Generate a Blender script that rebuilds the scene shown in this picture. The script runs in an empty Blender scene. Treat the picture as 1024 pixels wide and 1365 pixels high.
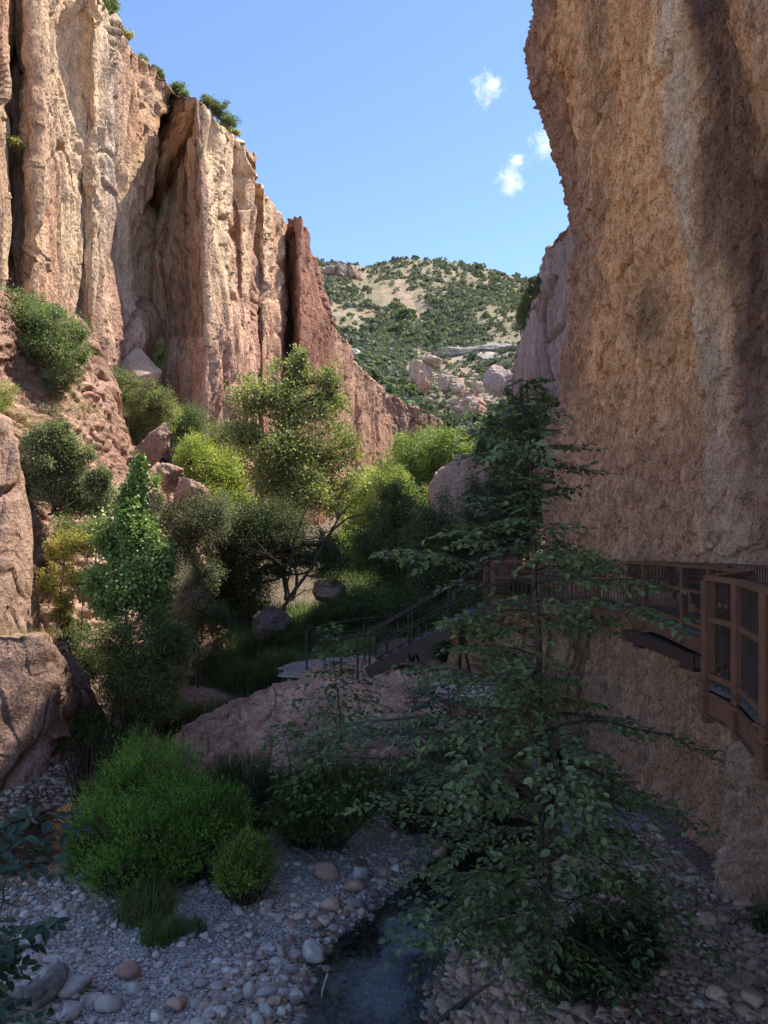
import bpy, math
import numpy as np
from math import radians, pi, sin, cos
C = bpy.context.scene
COL = C.collection
rng = np.random.default_rng(7)
F = 1000.0; CX = 512.0; HY = 712.0; CZ = 6.0     # lens: focal length, centre column, horizon row, eye height

def at(px, py, D):
    px, py, D = np.broadcast_arrays(np.asarray(px, float), np.asarray(py, float), np.asarray(D, float))
    return np.stack([(px-CX)*D/F, D, CZ-(py-HY)*D/F], -1)
def pix(P):
    Y = np.maximum(P[..., 1], .5)
    return CX+P[..., 0]/Y*F, HY-(P[..., 2]-CZ)/Y*F

# ---------------------------------------------------------------- noise
_perm = np.random.default_rng(3).permutation(4096).astype(np.int64)
_val = np.random.default_rng(4).random(4096)*2-1
def vnoise(p):
    p = np.asarray(p, float)
    i = np.floor(p).astype(np.int64); f = p-i; f = f*f*f*(f*(f*6-15)+10)
    X, Y, Z = i[..., 0], i[..., 1], i[..., 2]
    def h(a, b, c):
        return _val[_perm[(_perm[(_perm[a & 4095]+b) & 4095]+c) & 4095]]
    fx, fy, fz = f[..., 0], f[..., 1], f[..., 2]
    def lx(b, c): return h(X, b, c)*(1-fx)+h(X+1, b, c)*fx
    a = lx(Y, Z)*(1-fy)+lx(Y+1, Z)*fy
    b = lx(Y, Z+1)*(1-fy)+lx(Y+1, Z+1)*fy
    return a*(1-fz)+b*fz
def fbm(p, octv=4, gain=.5, lac=2.03):
    s = 0; a = 1.; n = 0
    for k in range(octv):
        s = s+a*vnoise(np.asarray(p)*lac**k+17.3*k); n += a; a *= gain
    return s/n
def ridged(p, octv=3):
    s = 0; a = 1.; n = 0
    for k in range(octv):
        s = s+a*(1-2*np.abs(vnoise(np.asarray(p)*2.1**k+9.7*k))); n += a; a *= .5
    return s/n
def facets(q, seed=0, tilt=.6):
    """broken planes: every cell of a jittered lattice has its own height and slope"""
    i = np.floor(q).astype(np.int64); best = np.full(q.shape[:-1], 1e9); out = np.zeros(q.shape[:-1])
    def h(j, k): return _val[_perm[(_perm[(_perm[(j[..., 0]+seed*7+k*13) & 4095]+j[..., 1]) & 4095]+j[..., 2]) & 4095]]
    for dx in (-1, 0, 1):
        for dy in (-1, 0, 1):
            for dz in (-1, 0, 1):
                j = i+np.array([dx, dy, dz]); c = j+.5+.45*np.stack([h(j, 1), h(j, 2), h(j, 3)], -1); e = q-c
                dd = (e**2).sum(-1); v = h(j, 4)+tilt*(e[..., 0]*h(j, 5)*1.5+e[..., 1]*h(j, 6)*1.5+e[..., 2]*h(j, 7)*2)
                m = dd < best; best = np.where(m, dd, best); out = np.where(m, v, out)
    return out
def smooth(a, b, x):
    t = np.clip((x-a)/(b-a), 0, 1); return t*t*(3-2*t)
def mixc(c1, c2, t):
    t = np.asarray(t)[..., None]; return np.asarray(c1)*(1-t)+np.asarray(c2)*t

# ---------------------------------------------------------------- mesh building
def mesh(name, V, faces, col=None, smoothf=True, mats=None):
    me = bpy.data.meshes.new(name)
    V = np.asarray(V, np.float32).reshape(-1, 3)
    if not isinstance(faces, (list, tuple)): faces = [faces]
    faces = [np.asarray(f, np.int32) for f in faces if len(f)]
    nl = sum(f.size for f in faces); npoly = sum(len(f) for f in faces)
    me.vertices.add(len(V)); me.vertices.foreach_set('co', V.ravel())
    me.loops.add(nl); me.polygons.add(npoly)
    me.loops.foreach_set('vertex_index', np.concatenate([f.ravel() for f in faces]))
    tot = np.concatenate([np.full(len(f), f.shape[1], np.int32) for f in faces])
    st = np.concatenate([[0], np.cumsum(tot)[:-1]]).astype(np.int32)
    me.polygons.foreach_set('loop_start', st)
    try: me.polygons.foreach_set('loop_total', tot)
    except Exception: pass
    me.polygons.foreach_set('use_smooth', np.full(npoly, smoothf))
    if col is None: col = np.ones((len(V), 3))
    if True:
        a = me.color_attributes.new('tint', 'FLOAT_COLOR', 'POINT')
        c = np.ones((len(V), 4), np.float32); c[:, :3] = np.asarray(col).reshape(-1, 3)
        a.data.foreach_set('color', c.ravel())
    me.update(calc_edges=True); me.validate()
    return me
def obj(name, me, mat=None, parent=None, loc=None):
    o = bpy.data.objects.new(name, me); COL.objects.link(o)
    if mat is not None: me.materials.append(mat)
    if parent is not None: o.parent = parent
    if loc is not None: o.location = loc
    return o
def tag(o, label=None, cat=None, group=None, kind=None):
    if label: o['label'] = label
    if cat: o['category'] = cat
    if group: o['group'] = group
    if kind: o['kind'] = kind
    return o
def empty(name, loc=(0, 0, 0)):
    o = bpy.data.objects.new(name, None); COL.objects.link(o); o.location = loc; return o
def gridfaces(a, b):
    i = np.arange(a-1)[:, None]*b+np.arange(b-1)[None, :]
    i = i.ravel(); return np.stack([i, i+b, i+b+1, i+1], -1)

def tubes(P, R, sides=5):
    """P (N,k,3), R (N,k) -> verts, quad faces: N round bars"""
    P = np.asarray(P, float); R = np.asarray(R, float)
    if P.ndim == 2: P = P[None]; R = R[None]
    N, k, _ = P.shape
    T = np.gradient(P, axis=1); T /= np.linalg.norm(T, axis=-1, keepdims=True)+1e-9
    ref = np.where(np.abs(T[..., 2:3]) > .9, np.array([1., 0, 0]), np.array([0, 0, 1.]))
    U = np.cross(T, ref); U /= np.linalg.norm(U, axis=-1, keepdims=True)+1e-9
    W = np.cross(T, U)
    a = np.arange(sides)*2*pi/sides
    V = P[:, :, None]+R[:, :, None, None]*(U[:, :, None]*np.cos(a)[:, None]+W[:, :, None]*np.sin(a)[:, None])
    V = V.reshape(-1, 3)
    n = np.arange(N)[:, None, None]*k*sides; j = np.arange(k-1)[None, :, None]*sides; s = np.arange(sides)[None, None]
    s2 = (s+1) % sides
    Fc = np.stack(np.broadcast_arrays(n+j+s, n+j+s2, n+j+sides+s2, n+j+sides+s), -1).reshape(-1, 4)
    return V, Fc
class MB:
    def __init__(s): s.V = []; s.F = []; s.C = []; s.n = 0
    def add(s, V, Fc, col=None):
        V = np.asarray(V, float).reshape(-1, 3); s.V.append(V)
        s.F.append(np.asarray(Fc)+s.n); s.n += len(V)
        s.C.append(np.ones((len(V), 3))*(1 if col is None else np.asarray(col).reshape(-1, 3)))
    def build(s, name, smoothf=True):
        by = {}
        for f in s.F: by.setdefault(f.shape[1], []).append(f)
        return mesh(name, np.concatenate(s.V), [np.concatenate(v) for v in by.values()], np.concatenate(s.C), smoothf)
    def tube(s, pts, rad, sides=8, col=None):
        pts = np.asarray(pts, float); r = np.broadcast_to(np.asarray(rad, float), (len(pts),))
        V, Fc = tubes(pts, r, sides); s.add(V, Fc, col)
        k = len(pts)
        e = np.arange(sides)
        V2 = np.concatenate([V, pts[:1], pts[-1:]])   # end caps
        m = s.n-len(V)
        cap = [np.stack([e, (e+1) % sides, np.full(sides, sides*k)], -1), np.stack([e+sides*(k-1), (e+1) % sides+sides*(k-1), np.full(sides, sides*k+1)], -1)]
        s.V.append(V2[-2:]); s.C.append(np.ones((2, 3))*(1 if col is None else col)); s.n += 2
        s.F.append(np.concatenate(cap)+m)
    def bar(s, a, b, w, h, col=None, roll_up=(0, 0, 1)):
        """box from a to b, width w sideways, height h"""
        a = np.asarray(a, float); b = np.asarray(b, float); d = b-a; d /= np.linalg.norm(d)
        up = np.asarray(roll_up, float)
        if abs(d@up) > .95: up = np.array([0., 1, 0])
        u = np.cross(d, up); u /= np.linalg.norm(u); v = np.cross(u, d)
        c = [(-1, -1), (1, -1), (1, 1), (-1, 1)]
        V = [p+u*x*w/2+v*y*h/2 for p in (a, b) for x, y in c]
        Fc = [(0, 1, 5, 4), (1, 2, 6, 5), (2, 3, 7, 6), (3, 0, 4, 7), (3, 2, 1, 0), (4, 5, 6, 7)]
        s.add(V, np.array(Fc), col)

# ---------------------------------------------------------------- materials
class NT:
    def __init__(s, name):
        s.m = bpy.data.materials.new(name); s.m.use_nodes = True; s.t = s.m.node_tree; s.t.nodes.clear()
        s.out = s.n('ShaderNodeOutputMaterial')
    def n(s, typ, **kw):
        nd = s.t.nodes.new(typ)
        for k, v in kw.items():
            if k.startswith('i_'):
                key = k[2:].replace('_', ' ')
                nd.inputs[key].default_value = v
            else: setattr(nd, k, v)
        return nd
    def l(s, a, b): s.t.links.new(a, b)
    def ramp(s, fac, stops):
        r = s.n('ShaderNodeValToRGB'); e = r.color_ramp.elements
        while len(e) < len(stops): e.new(.5)
        for k, (p, c) in enumerate(stops):
            e[k].position = p; e[k].color = (*c, 1) if len(c) == 3 else c
        s.l(fac, r.inputs[0]); return r.outputs[0]
    def mix(s, a, b, fac, mode='MIX'):
        x = s.n('ShaderNodeMix', data_type='RGBA', blend_type=mode)
        for v, i in ((fac, 0), (a, 6), (b, 7)):
            if hasattr(v, 'links') or isinstance(v, bpy.types.NodeSocket): s.l(v, x.inputs[i])
            else: x.inputs[i].default_value = (*v, 1) if isinstance(v, (tuple, list)) and len(v) == 3 else v
        return x.outputs[2]
    def noise(s, scale, detail=6, rough=.6, stretch=(1, 1, 1), kind='ShaderNodeTexNoise', out=0, off=(0, 0, 0), **kw):
        tc = s.n('ShaderNodeNewGeometry') if not kw.pop('obj', False) else None
        src = tc.outputs['Position'] if tc else s.n('ShaderNodeTexCoord').outputs['Object']
        mp = s.n('ShaderNodeMapping'); mp.inputs['Scale'].default_value = stretch; mp.inputs['Location'].default_value = off
        s.l(src, mp.inputs[0])
        x = s.n(kind); x.inputs['Scale'].default_value = scale
        if kind == 'ShaderNodeTexNoise':
            x.inputs['Detail'].default_value = detail; x.inputs['Roughness'].default_value = rough
        for k, v in kw.items(): setattr(x, k, v)
        s.l(mp.outputs[0], x.inputs['Vector']); return x.outputs[out]
    def attr(s): return s.n('ShaderNodeAttribute', attribute_name='tint').outputs['Color']
    def bump(s, hgt, dist, strength=1., prev=None):
        b = s.n('ShaderNodeBump'); b.inputs['Distance'].default_value = dist; b.inputs['Strength'].default_value = strength
        s.l(hgt, b.inputs['Height'])
        if prev is not None: s.l(prev, b.inputs['Normal'])
        return b.outputs[0]
    def bsdf(s, color, rough=.9, spec=.2, normal=None, **kw):
        b = s.n('ShaderNodeBsdfPrincipled')
        for v, k in ((color, 'Base Color'), (rough, 'Roughness')):
            if isinstance(v, bpy.types.NodeSocket): s.l(v, b.inputs[k])
            else: b.inputs[k].default_value = (*v, 1) if isinstance(v, (tuple, list)) else v
        b.inputs['Specular IOR Level'].default_value = spec
        for k, v in kw.items(): b.inputs[k.replace('_', ' ')].default_value = v
        if normal is not None: s.l(normal, b.inputs['Normal'])
        return b.outputs[0]
    def done(s, sh, disp=None):
        s.l(sh, s.out.inputs[0]); return s.m

def rock_mat(name, sc=1., lo=.62, hi=1.35, bump=.06, stretch=(1, 1, .4), rough=.92):
    """tint attribute varied by grain, painted pit shade and weather streaks"""
    t = NT(name)
    g = t.noise(3.2*sc, 8, .68, stretch)
    v = t.ramp(g, [(.30, (lo,)*3), (.5, (1, 1, 1)), (.72, (hi,)*3)])
    c = t.mix(t.attr(), v, 1., 'MULTIPLY')
    g2 = t.noise(.55*sc, 5, .6, (1, 1, .25), off=(3, 9, 1))
    c = t.mix(c, t.ramp(g2, [(.35, (.86, .80, .78)), (.65, (1.1, 1.06, 1.0))]), 1., 'MULTIPLY')
    g3 = t.noise(14*sc, 4, .6, (1, 1, .6), off=(1, 2, 3))
    c = t.mix(c, t.ramp(g3, [(.34, (.45, .42, .40)), (.45, (.95, .95, .95)), (.7, (1.2, 1.2, 1.18))]), 1., 'MULTIPLY')  # shade of small pits put into the colour, along with dark varnish
    vo = t.noise(7*sc, kind='ShaderNodeTexVoronoi', stretch=(1, 1, .5))
    b = t.bump(g, bump*5/sc, .9)
    b = t.bump(vo, bump*1.6/sc, .9, b)
    b = t.bump(g3, bump*.9/sc, .9, b)
    return t.done(t.bsdf(c, rough, .15, b))
def leaf_mat(name, rough=.5, transl=.35, spec=.35, tcol=(1.4, 1.45, .6)):
    t = NT(name); a = t.attr()
    g = t.noise(30, 2, .5)
    c = t.mix(a, t.ramp(g, [(.3, (.8, .8, .8)), (.7, (1.2, 1.2, 1.2))]), 1., 'MULTIPLY')
    p = t.bsdf(c, rough, spec)
    tr = t.n('ShaderNodeBsdfTranslucent'); t.l(t.mix(c, tcol, 1., 'MULTIPLY'), tr.inputs[0])
    m = t.n('ShaderNodeMixShader'); m.inputs[0].default_value = transl
    t.l(p, m.inputs[1]); t.l(tr.outputs[0], m.inputs[2]); return t.done(m.outputs[0])
def bark_mat(name, c=(.09, .065, .05)):
    t = NT(name); g = t.noise(14, 6, .7, (1, 1, .15))
    col = t.mix(t.attr(), t.ramp(g, [(.3, tuple(x*.5 for x in c)), (.6, c), (.8, tuple(x*1.7 for x in c))]), 1., 'MULTIPLY')
    return t.done(t.bsdf(col, .9, .15, t.bump(g, .02, .8)))

M = {}
M['rock'] = rock_mat('canyon_rock', 1.)
M['rock_far'] = rock_mat('distant_rock', .35, bump=.12)
M['rock_near'] = rock_mat('rough_conglomerate', 2.3, .62, 1.3, .07, (1, 1, .38))
M['boulder'] = rock_mat('boulder_rock', 2.0, bump=.03, stretch=(1, 1, 1.6))
M['leaf'] = leaf_mat('leaves')
M['leaf_gloss'] = leaf_mat('glossy_leaves', .42, .18, .32, (1.3, 1.5, .6))
M['leaf_far'] = leaf_mat('distant_leaves', .7, .2, .1)
M['bark'] = bark_mat('brown_bark'); M['bark_grey'] = bark_mat('grey_bark', (.2, .17, .14))
M['wood'] = bark_mat('weathered_wood', (.26, .22, .19))
def ground_mat():
    t = NT('gravelly_ground'); at_ = t.attr()
    v = t.noise(26, kind='ShaderNodeTexVoronoi', out=1, stretch=(1, 1.3, 1)); vd = t.noise(26, kind='ShaderNodeTexVoronoi', out=0, stretch=(1, 1.3, 1))
    v2 = t.noise(60, kind='ShaderNodeTexVoronoi', out=1); bw = t.n('ShaderNodeRGBToBW'); t.l(v, bw.inputs[0]); bw2 = t.n('ShaderNodeRGBToBW'); t.l(v2, bw2.inputs[0])
    c = t.mix(at_, t.ramp(bw.outputs[0], [(.2, (.55, .52, .52)), (.5, (1, .96, .94)), (.8, (1.45, 1.43, 1.42))]), 1., 'MULTIPLY')
    c = t.mix(c, t.ramp(bw2.outputs[0], [(.2, (.75, .75, .75)), (.8, (1.2, 1.2, 1.2))]), 1., 'MULTIPLY')
    c = t.mix(c, t.ramp(vd, [(.0, (1.1, 1.1, 1.1)), (.5, (.95, .95, .95)), (.8, (.45, .43, .42))]), 1., 'MULTIPLY')
    g = t.noise(1.1, 5, .6); c = t.mix(c, t.ramp(g, [(.35, (.72, .68, .66)), (.6, (1.05, 1.05, 1.05))]), 1., 'MULTIPLY')
    return t.done(t.bsdf(c, .92, .15, t.bump(vd, -.03, .9, t.bump(g, .05, .4))))
M['ground'] = ground_mat()
def cobble_mat():
    t = NT('river_cobbles'); g = t.noise(9, 5, .6); i = t.n('ShaderNodeObjectInfo').outputs['Random']
    c = t.mix(t.attr(), t.ramp(g, [(.3, (.75, .75, .75)), (.7, (1.2, 1.2, 1.2))]), 1., 'MULTIPLY')
    c = t.mix(c, t.ramp(i, [(0, (.8, .78, .78)), (.5, (1, .97, .95)), (1, (1.15, 1.15, 1.15))]), 1., 'MULTIPLY')
    return t.done(t.bsdf(c, .85, .2, t.bump(g, .01, .6)))
M['cobble'] = cobble_mat()
def metal_mat(name, c, c2, rough=.6):
    t = NT(name); g = t.noise(5, 6, .7); g2 = t.noise(60, 3, .6)
    col = t.ramp(g, [(.35, c), (.65, c2)])
    col = t.mix(col, t.ramp(g2, [(.3, (.75, .75, .75)), (.7, (1.2, 1.2, 1.2))]), 1., 'MULTIPLY')
    return t.done(t.bsdf(col, rough, .35, t.bump(g2, .002, .5)))
M['rust'] = metal_mat('rust_brown_steel', (.11, .048, .03), (.17, .075, .045))
M['rustdark'] = metal_mat('dark_brown_steel', (.035, .022, .018), (.06, .032, .024))
M['grate'] = metal_mat('grey_decking', (.06, .06, .065), (.10, .10, .105), .5)
# ================================================================ ground
_cy = [0, 8, 9.5, 11, 12.5, 14.5, 18, 24, 32, 60]
_cx = [-.5, -.35, -.3, 0, .7, 2.3, 3.3, 4.0, 4.3, 4.5]
def creek_x(Y): return np.interp(Y, _cy, _cx)
def G(X, Y):
    X = np.asarray(X, float); Y = np.asarray(Y, float)
    z = np.interp(Y, [-50, 0, 18, 22, 26, 35, 50, 75, 100, 150, 200, 400, 3000], [0, 0, 0, .5, 1.1, 2.7, 4.2, 6.5, 9, 14, 14, 10, 0])
    z = z+smooth(0, 1, 1-np.hypot((X-.6)/4.6, (Y-24)/5.))*1.75*(1-smooth(28, 33, Y))
    d = X-creek_x(Y); w = np.interp(Y, [8, 12, 16, 30], [1.0, .85, 1.1, 1.0])
    z = z-.42*np.exp(-(d/w)**2)*(Y < 60)
    z = z+.38*smooth(1.0, 3.2, d)*(1-smooth(16, 24, Y))
    z = z-.22*np.exp(-((X+6.9)/1.3)**2-((Y-15.4)/2.0)**2)
    z = z+np.minimum(.75*np.maximum(0, -9.5-X-.0*Y), 30)*smooth(16, 26, Y)*(1-smooth(150, 260, Y))
    z = z+np.minimum(.6*np.maximum(0, X-9-.08*Y), 30)*smooth(24, 40, Y)*(1-smooth(150, 260, Y))
    P = np.stack([X, Y, X*0], -1)
    return z+.07*fbm(P*.9, 3)*1.2+.5*fbm(P*.12, 2)*smooth(20, 50, Y)
def axis(parts):
    out = []
    for a, b, n in parts: out.append(np.linspace(a, b, n, endpoint=False))
    return np.concatenate(out+[[parts[-1][1]]])
gx = axis([(-2500, -200, 14), (-200, -40, 20), (-40, -12, 50), (-12, -8, 50), (-8, 7, 260), (7, 12, 50), (12, 40, 50), (40, 200, 20), (200, 2500, 14)])
gy = axis([(-400, -30, 10), (-30, 6, 30), (6, 20, 230), (20, 32, 120), (32, 60, 90), (60, 170, 80), (170, 600, 30), (600, 3500, 20)])
XX, YY = np.meshgrid(gx, gy, indexing='ij')
ZZ = G(XX, YY)
Pg = np.stack([XX, YY, ZZ], -1)
dirt = np.array([.27, .185, .15]); gravel = np.array([.46, .43, .41]); dusk = np.array([.24, .18, .16])
n1 = fbm(Pg*.5, 4)
tg = smooth(15, 19, YY)*.7+.3*smooth(-.1, .4, n1)
colg = mixc(gravel, dirt, tg)
colg = mixc(colg, [.26, .18, .16], smooth(1.6, 3.2, XX-creek_x(YY))*(YY < 22))
wet = np.exp(-((XX+6.6)/1.9)**2-((YY-14.6)/2.6)**2)
colg = mixc(colg, [.36, .21, .12], np.clip(wet*1.6, 0, 1)*.9)
colg = mixc(colg, [.085, .075, .07], np.exp(-((XX-creek_x(YY))/1.25)**2)*(YY < 30))
colg = mixc(colg, [.12, .11, .06], smooth(22, 26, YY)*(1-smooth(60, 120, YY))*.6)
o = obj('ground', mesh('ground', Pg, gridfaces(len(gx), len(gy)), colg), M['ground'])
tag(o, 'gravel and dirt floor of the canyon', None, None, 'structure')

# water: still sheets a little below the banks
def water_mat():
    t = NT('creek_water')
    a = t.noise(5, 4, .6, (1, .6, 1)); b = t.noise(22, 3, .6, (1, .7, 1))
    nb = t.bump(b, .003, .7, t.bump(a, .02, .6))
    tr = t.n('ShaderNodeBsdfTransparent'); tr.inputs[0].default_value = (.62, .60, .56, 1)
    gl = t.n('ShaderNodeBsdfGlossy'); gl.inputs['Roughness'].default_value = .07; t.l(nb, gl.inputs['Normal'])
    gl.inputs[0].default_value = (1, 1, 1, 1)
    fr = t.n('ShaderNodeFresnel'); fr.inputs[0].default_value = 1.4; t.l(nb, fr.inputs['Normal'])
    m = t.n('ShaderNodeMixShader'); t.l(fr.outputs[0], m.inputs[0]); t.l(tr.outputs[0], m.inputs[1]); t.l(gl.outputs[0], m.inputs[2])
    return t.done(m.outputs[0])
M['water'] = water_mat()
ys = np.linspace(3, 34, 260); ws = np.linspace(-2.0, 2.0, 40)
WY, WW = np.meshgrid(ys, ws, indexing='ij')
WX = creek_x(WY)+WW
Wz = np.interp(WY, [3, 18, 22, 26, 34], [-.14, -.14, .25, .85, 2.2])
Pw = np.stack([WX, WY, Wz+.02*fbm(np.stack([WX, WY, WX*0], -1)*2, 3)], -1)
tag(obj('water', mesh('water', Pw[:, ::-1], gridfaces(260, 40)), M['water']), 'dark shallow creek running over stones', None, None, 'structure')
ys = np.linspace(12.8, 18, 60); ws = np.linspace(-1.7, 1.9, 40)
WY, WW = np.meshgrid(ys, ws, indexing='ij')
Pw = np.stack([-6.9+WW, WY, WY*0-.115], -1)
tag(obj('water', mesh('water', Pw[:, ::-1], gridfaces(60, 40)), M['water']), 'shallow side pool over orange silt', None, None, 'structure')

# ================================================================ rock sheets
def polydist(px, py, pts):
    d = np.full(px.shape, 1e9)
    for (x0, y0), (x1, y1) in zip(pts[:-1], pts[1:]):
        vx, vy = x1-x0, y1-y0; t = np.clip(((px-x0)*vx+(py-y0)*vy)/(vx*vx+vy*vy+1e-9), 0, 1)
        d = np.minimum(d, np.hypot(px-x0-t*vx, py-y0-t*vy))
    return d
def sheet(name, P, disp, col, mat, label=None, kind='structure', cat=None, parent=None, nf=None, group=None):
    ds = np.gradient(P, axis=0); dt = np.gradient(P, axis=1)
    N = np.cross(ds, dt); N /= np.linalg.norm(N, axis=-1, keepdims=True)+1e-9
    px, py = pix(P)
    dv = disp(P, px, py); Q = P+N*(dv-dv.mean())[..., None]
    c = col(Q, px, py)
    o = obj(name, mesh(name, Q, gridfaces(P.shape[0], P.shape[1]), c), M[mat], parent)
    return tag(o, label, cat, group, kind), Q
def cliff_grid(cols, nz, dens=.95, back=(-1, .3), depth=20, ybot=720, edge=5., seed=0, nback=14, sm=1):
    """cols: (px at top, px at middle, px at foot, distance, top row)"""
    cols = np.array(cols, float); k = len(cols)
    w = np.maximum(np.abs(np.diff(cols[:, 1]))*dens, 5); u = np.concatenate([[0], np.cumsum(w)])
    ns = int(u[-1]); s = np.linspace(0, u[-1], ns)
    c = np.stack([np.interp(s, u, cols[:, j]) for j in range(5)], -1)
    if sm:
        ker = np.exp(-np.linspace(-2, 2, 4*sm+1)**2); ker /= ker.sum()
        for j in (0, 1, 2, 3):
            c[:, j] = np.convolve(np.pad(c[:, j], 2*sm, 'edge'), ker, 'valid')
    jit = fbm(np.stack([s*.05, s*0+seed, s*0], -1), 4)*edge*2
    ytop = c[:, 4]+jit
    t = np.linspace(0, 1, nz)
    py = ybot+(ytop[:, None]-ybot)*t[None]
    ymid = (c[:, 4:5]+ybot)/2
    px = np.where(py < ymid, c[:, 1:2]+(c[:, 0:1]-c[:, 1:2])*(ymid-py)/(ymid-c[:, 4:5]+1e-6), c[:, 1:2]+(c[:, 2:3]-c[:, 1:2])*(py-ymid)/(ybot-ymid))
    P = at(px, py, np.broadcast_to(c[:, 3:4], px.shape))
    b = np.array([back[0], back[1], 0]); b = b/np.linalg.norm(b)
    q = (np.linspace(0, 1, nback+1)[1:])**1.7
    top = P[:, -1:]+b*depth*q[None, :, None]+np.array([0, 0, 1])*(-.15*depth*q+.6*np.sqrt(q)*0)[None, :, None]
    return np.concatenate([P, top], 1)
FB = .42
def rockdisp(P, big=.9, mid=.45, small=.16, s=(6, 1.6, .5), asp=5, seed=0):
    q = P+seed*31.7
    # warp sideways with height so ribs are never ruler-straight
    wv = fbm(q*np.array([.08, .08, .05]), 2)[..., None]*np.array([3., 3, 0])
    q = q+wv
    a = q/np.array([s[0], s[0], s[0]*asp]); b = q/np.array([s[1], s[1], s[1]*asp]); c = q/np.array([s[2], s[2], s[2]*min(asp*.8, 6.5)])
    d = big*.25*ridged(a, 2)+mid*.45*ridged(b, 2)+small*fbm(c, 2)*1.2+small*.2*fbm(q/np.array([s[2], s[2], s[2]*3.5])*2.5, 2)
    d = d+FB*big*.9*facets(q/np.array([s[0]*.8, s[0]*.8, s[0]*.9*asp]), seed, .9)+FB*mid*.35*facets(q/np.array([s[1]*.9, s[1]*.9, s[1]*.8*asp]), seed+3)
    st = fbm(q/np.array([s[0]*.6, s[0]*.6, s[0]*.6*asp]), 3)
    step = np.floor(st*7)/7*big*1.3                 # broken slabs
    j = vnoise(q/np.array([s[1]*1.3, s[1]*1.3, s[1]*asp*2])+40)
    j2 = vnoise(q/np.array([s[1]*.6, s[1]*.6, s[1]*asp])+60)
    return d+step*.8-mid*1.5*np.exp(-(j/.045)**2)-mid*.55*np.exp(-(j2/.06)**2)   # upright joints

# left canyon wall: every face between two columns is a real plane in plan
L = [(-90, -90, -90, 36, -160), (4, 6, 0, 43, -140), (9, 10, 4, 47.5, -130), (44, 50, 30, 44.5, -110), (62, 62, 55, 46.5, -90), (100, 98, 90, 50, -55),
     (112, 108, 100, 51.5, -45), (128, 124, 118, 51.0, -15), (140, 140, 136, 53, 5), (152, 150, 150, 55, 38), (185, 178, 172, 59, 76), (212, 186, 182, 62, 104), (226, 190, 190, 64, 122),
     (230, 190, 203, 70, 130), (233, 191, 206, 69, 132), (247, 238, 236, 62.8, 138), (262, 276, 266, 56.5, 134), (298, 304, 300, 60.2, 166), (316, 318, 322, 63.5, 180), (320, 324, 328, 63.0, 184), (340, 336, 336, 67, 206),
     (345, 342, 344, 70, 238), (352, 350, 352, 69, 252), (364, 362, 366, 72, 268), (373, 374, 378, 75, 283), (377, 378, 384, 76, 292), (380, 381, 388, 82, 345), (385, 386, 391, 82, 350), (388, 389, 394, 78.5, 292), (398, 399, 402, 75, 286), (408, 410, 410, 77.5, 305), (419, 424, 424, 81, 345), (431, 436, 436, 86, 400),
     (438, 440, 440, 96, 440), (462, 462, 462, 108, 462), (470, 470, 470, 112, 486), (500, 500, 500, 119, 512), (520, 520, 522, 126, 556), (533, 534, 536, 132, 604), (560, 560, 560, 150, 650)]
P = cliff_grid(L, 620, .95, (-.6, 1), 26, edge=7)
def dispL(P, px, py):
    sc = np.interp(px, [0, 200, 430, 533], [1, 1.15, 1.0, 1.1])
    d = rockdisp(P, .55, .42, .24, (5.5, 1.5, .42), 8)*sc+.09*fbm(P/np.array([.26, .26, 1.7]), 2)
    for pts, w, dep in [([(222, 160), (212, 260), (194, 310), (188, 400)], 4, 1.3), ([(268, 410), (258, 470), (250, 560)], 2.5, 1.8), ([(60, 270), (50, 330), (28, 400)], 2.5, 1.2), ([(25, 95), (18, 130)], 2, 1.), ([(215, 430), (205, 500), (212, 560)], 3, 1.6),
                        ([(320, 470), (325, 520)], 1.6, 1.), ([(383, 300), (386, 400), (390, 470)], 1.6, 1.0), ([(150, 455), (165, 420), (188, 400)], 3, 1.0), ([(70, 20), (95, 60), (100, 110)], 2, .8), ([(345, 240), (343, 330), (352, 400)], 2, 1.), ([(30, 300), (35, 340), (25, 390)], 2, .8)]:
        d = d-dep*np.exp(-(polydist(px, py, pts)/w)**2)
    for x, y, rx, ry, a in [(168, 450, 22, 55, 1.8), (195, 440, 14, 50, 1.2), (240, 500, 16, 50, 1.3), (300, 470, 30, 110, 1.0), (225, 350, 16, 60, 1.0), (330, 220, 9, 40, -.9), (287, 195, 8, 36, -1.1), (100, 60, 14, 60, -1.2), (330, 420, 8, 60, -.7), (425, 430, 12, 50, 1.2)]:
        d = d+a*np.exp(-((px-x)/rx)**2-((py-y)/ry)**2)
    return d
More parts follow.
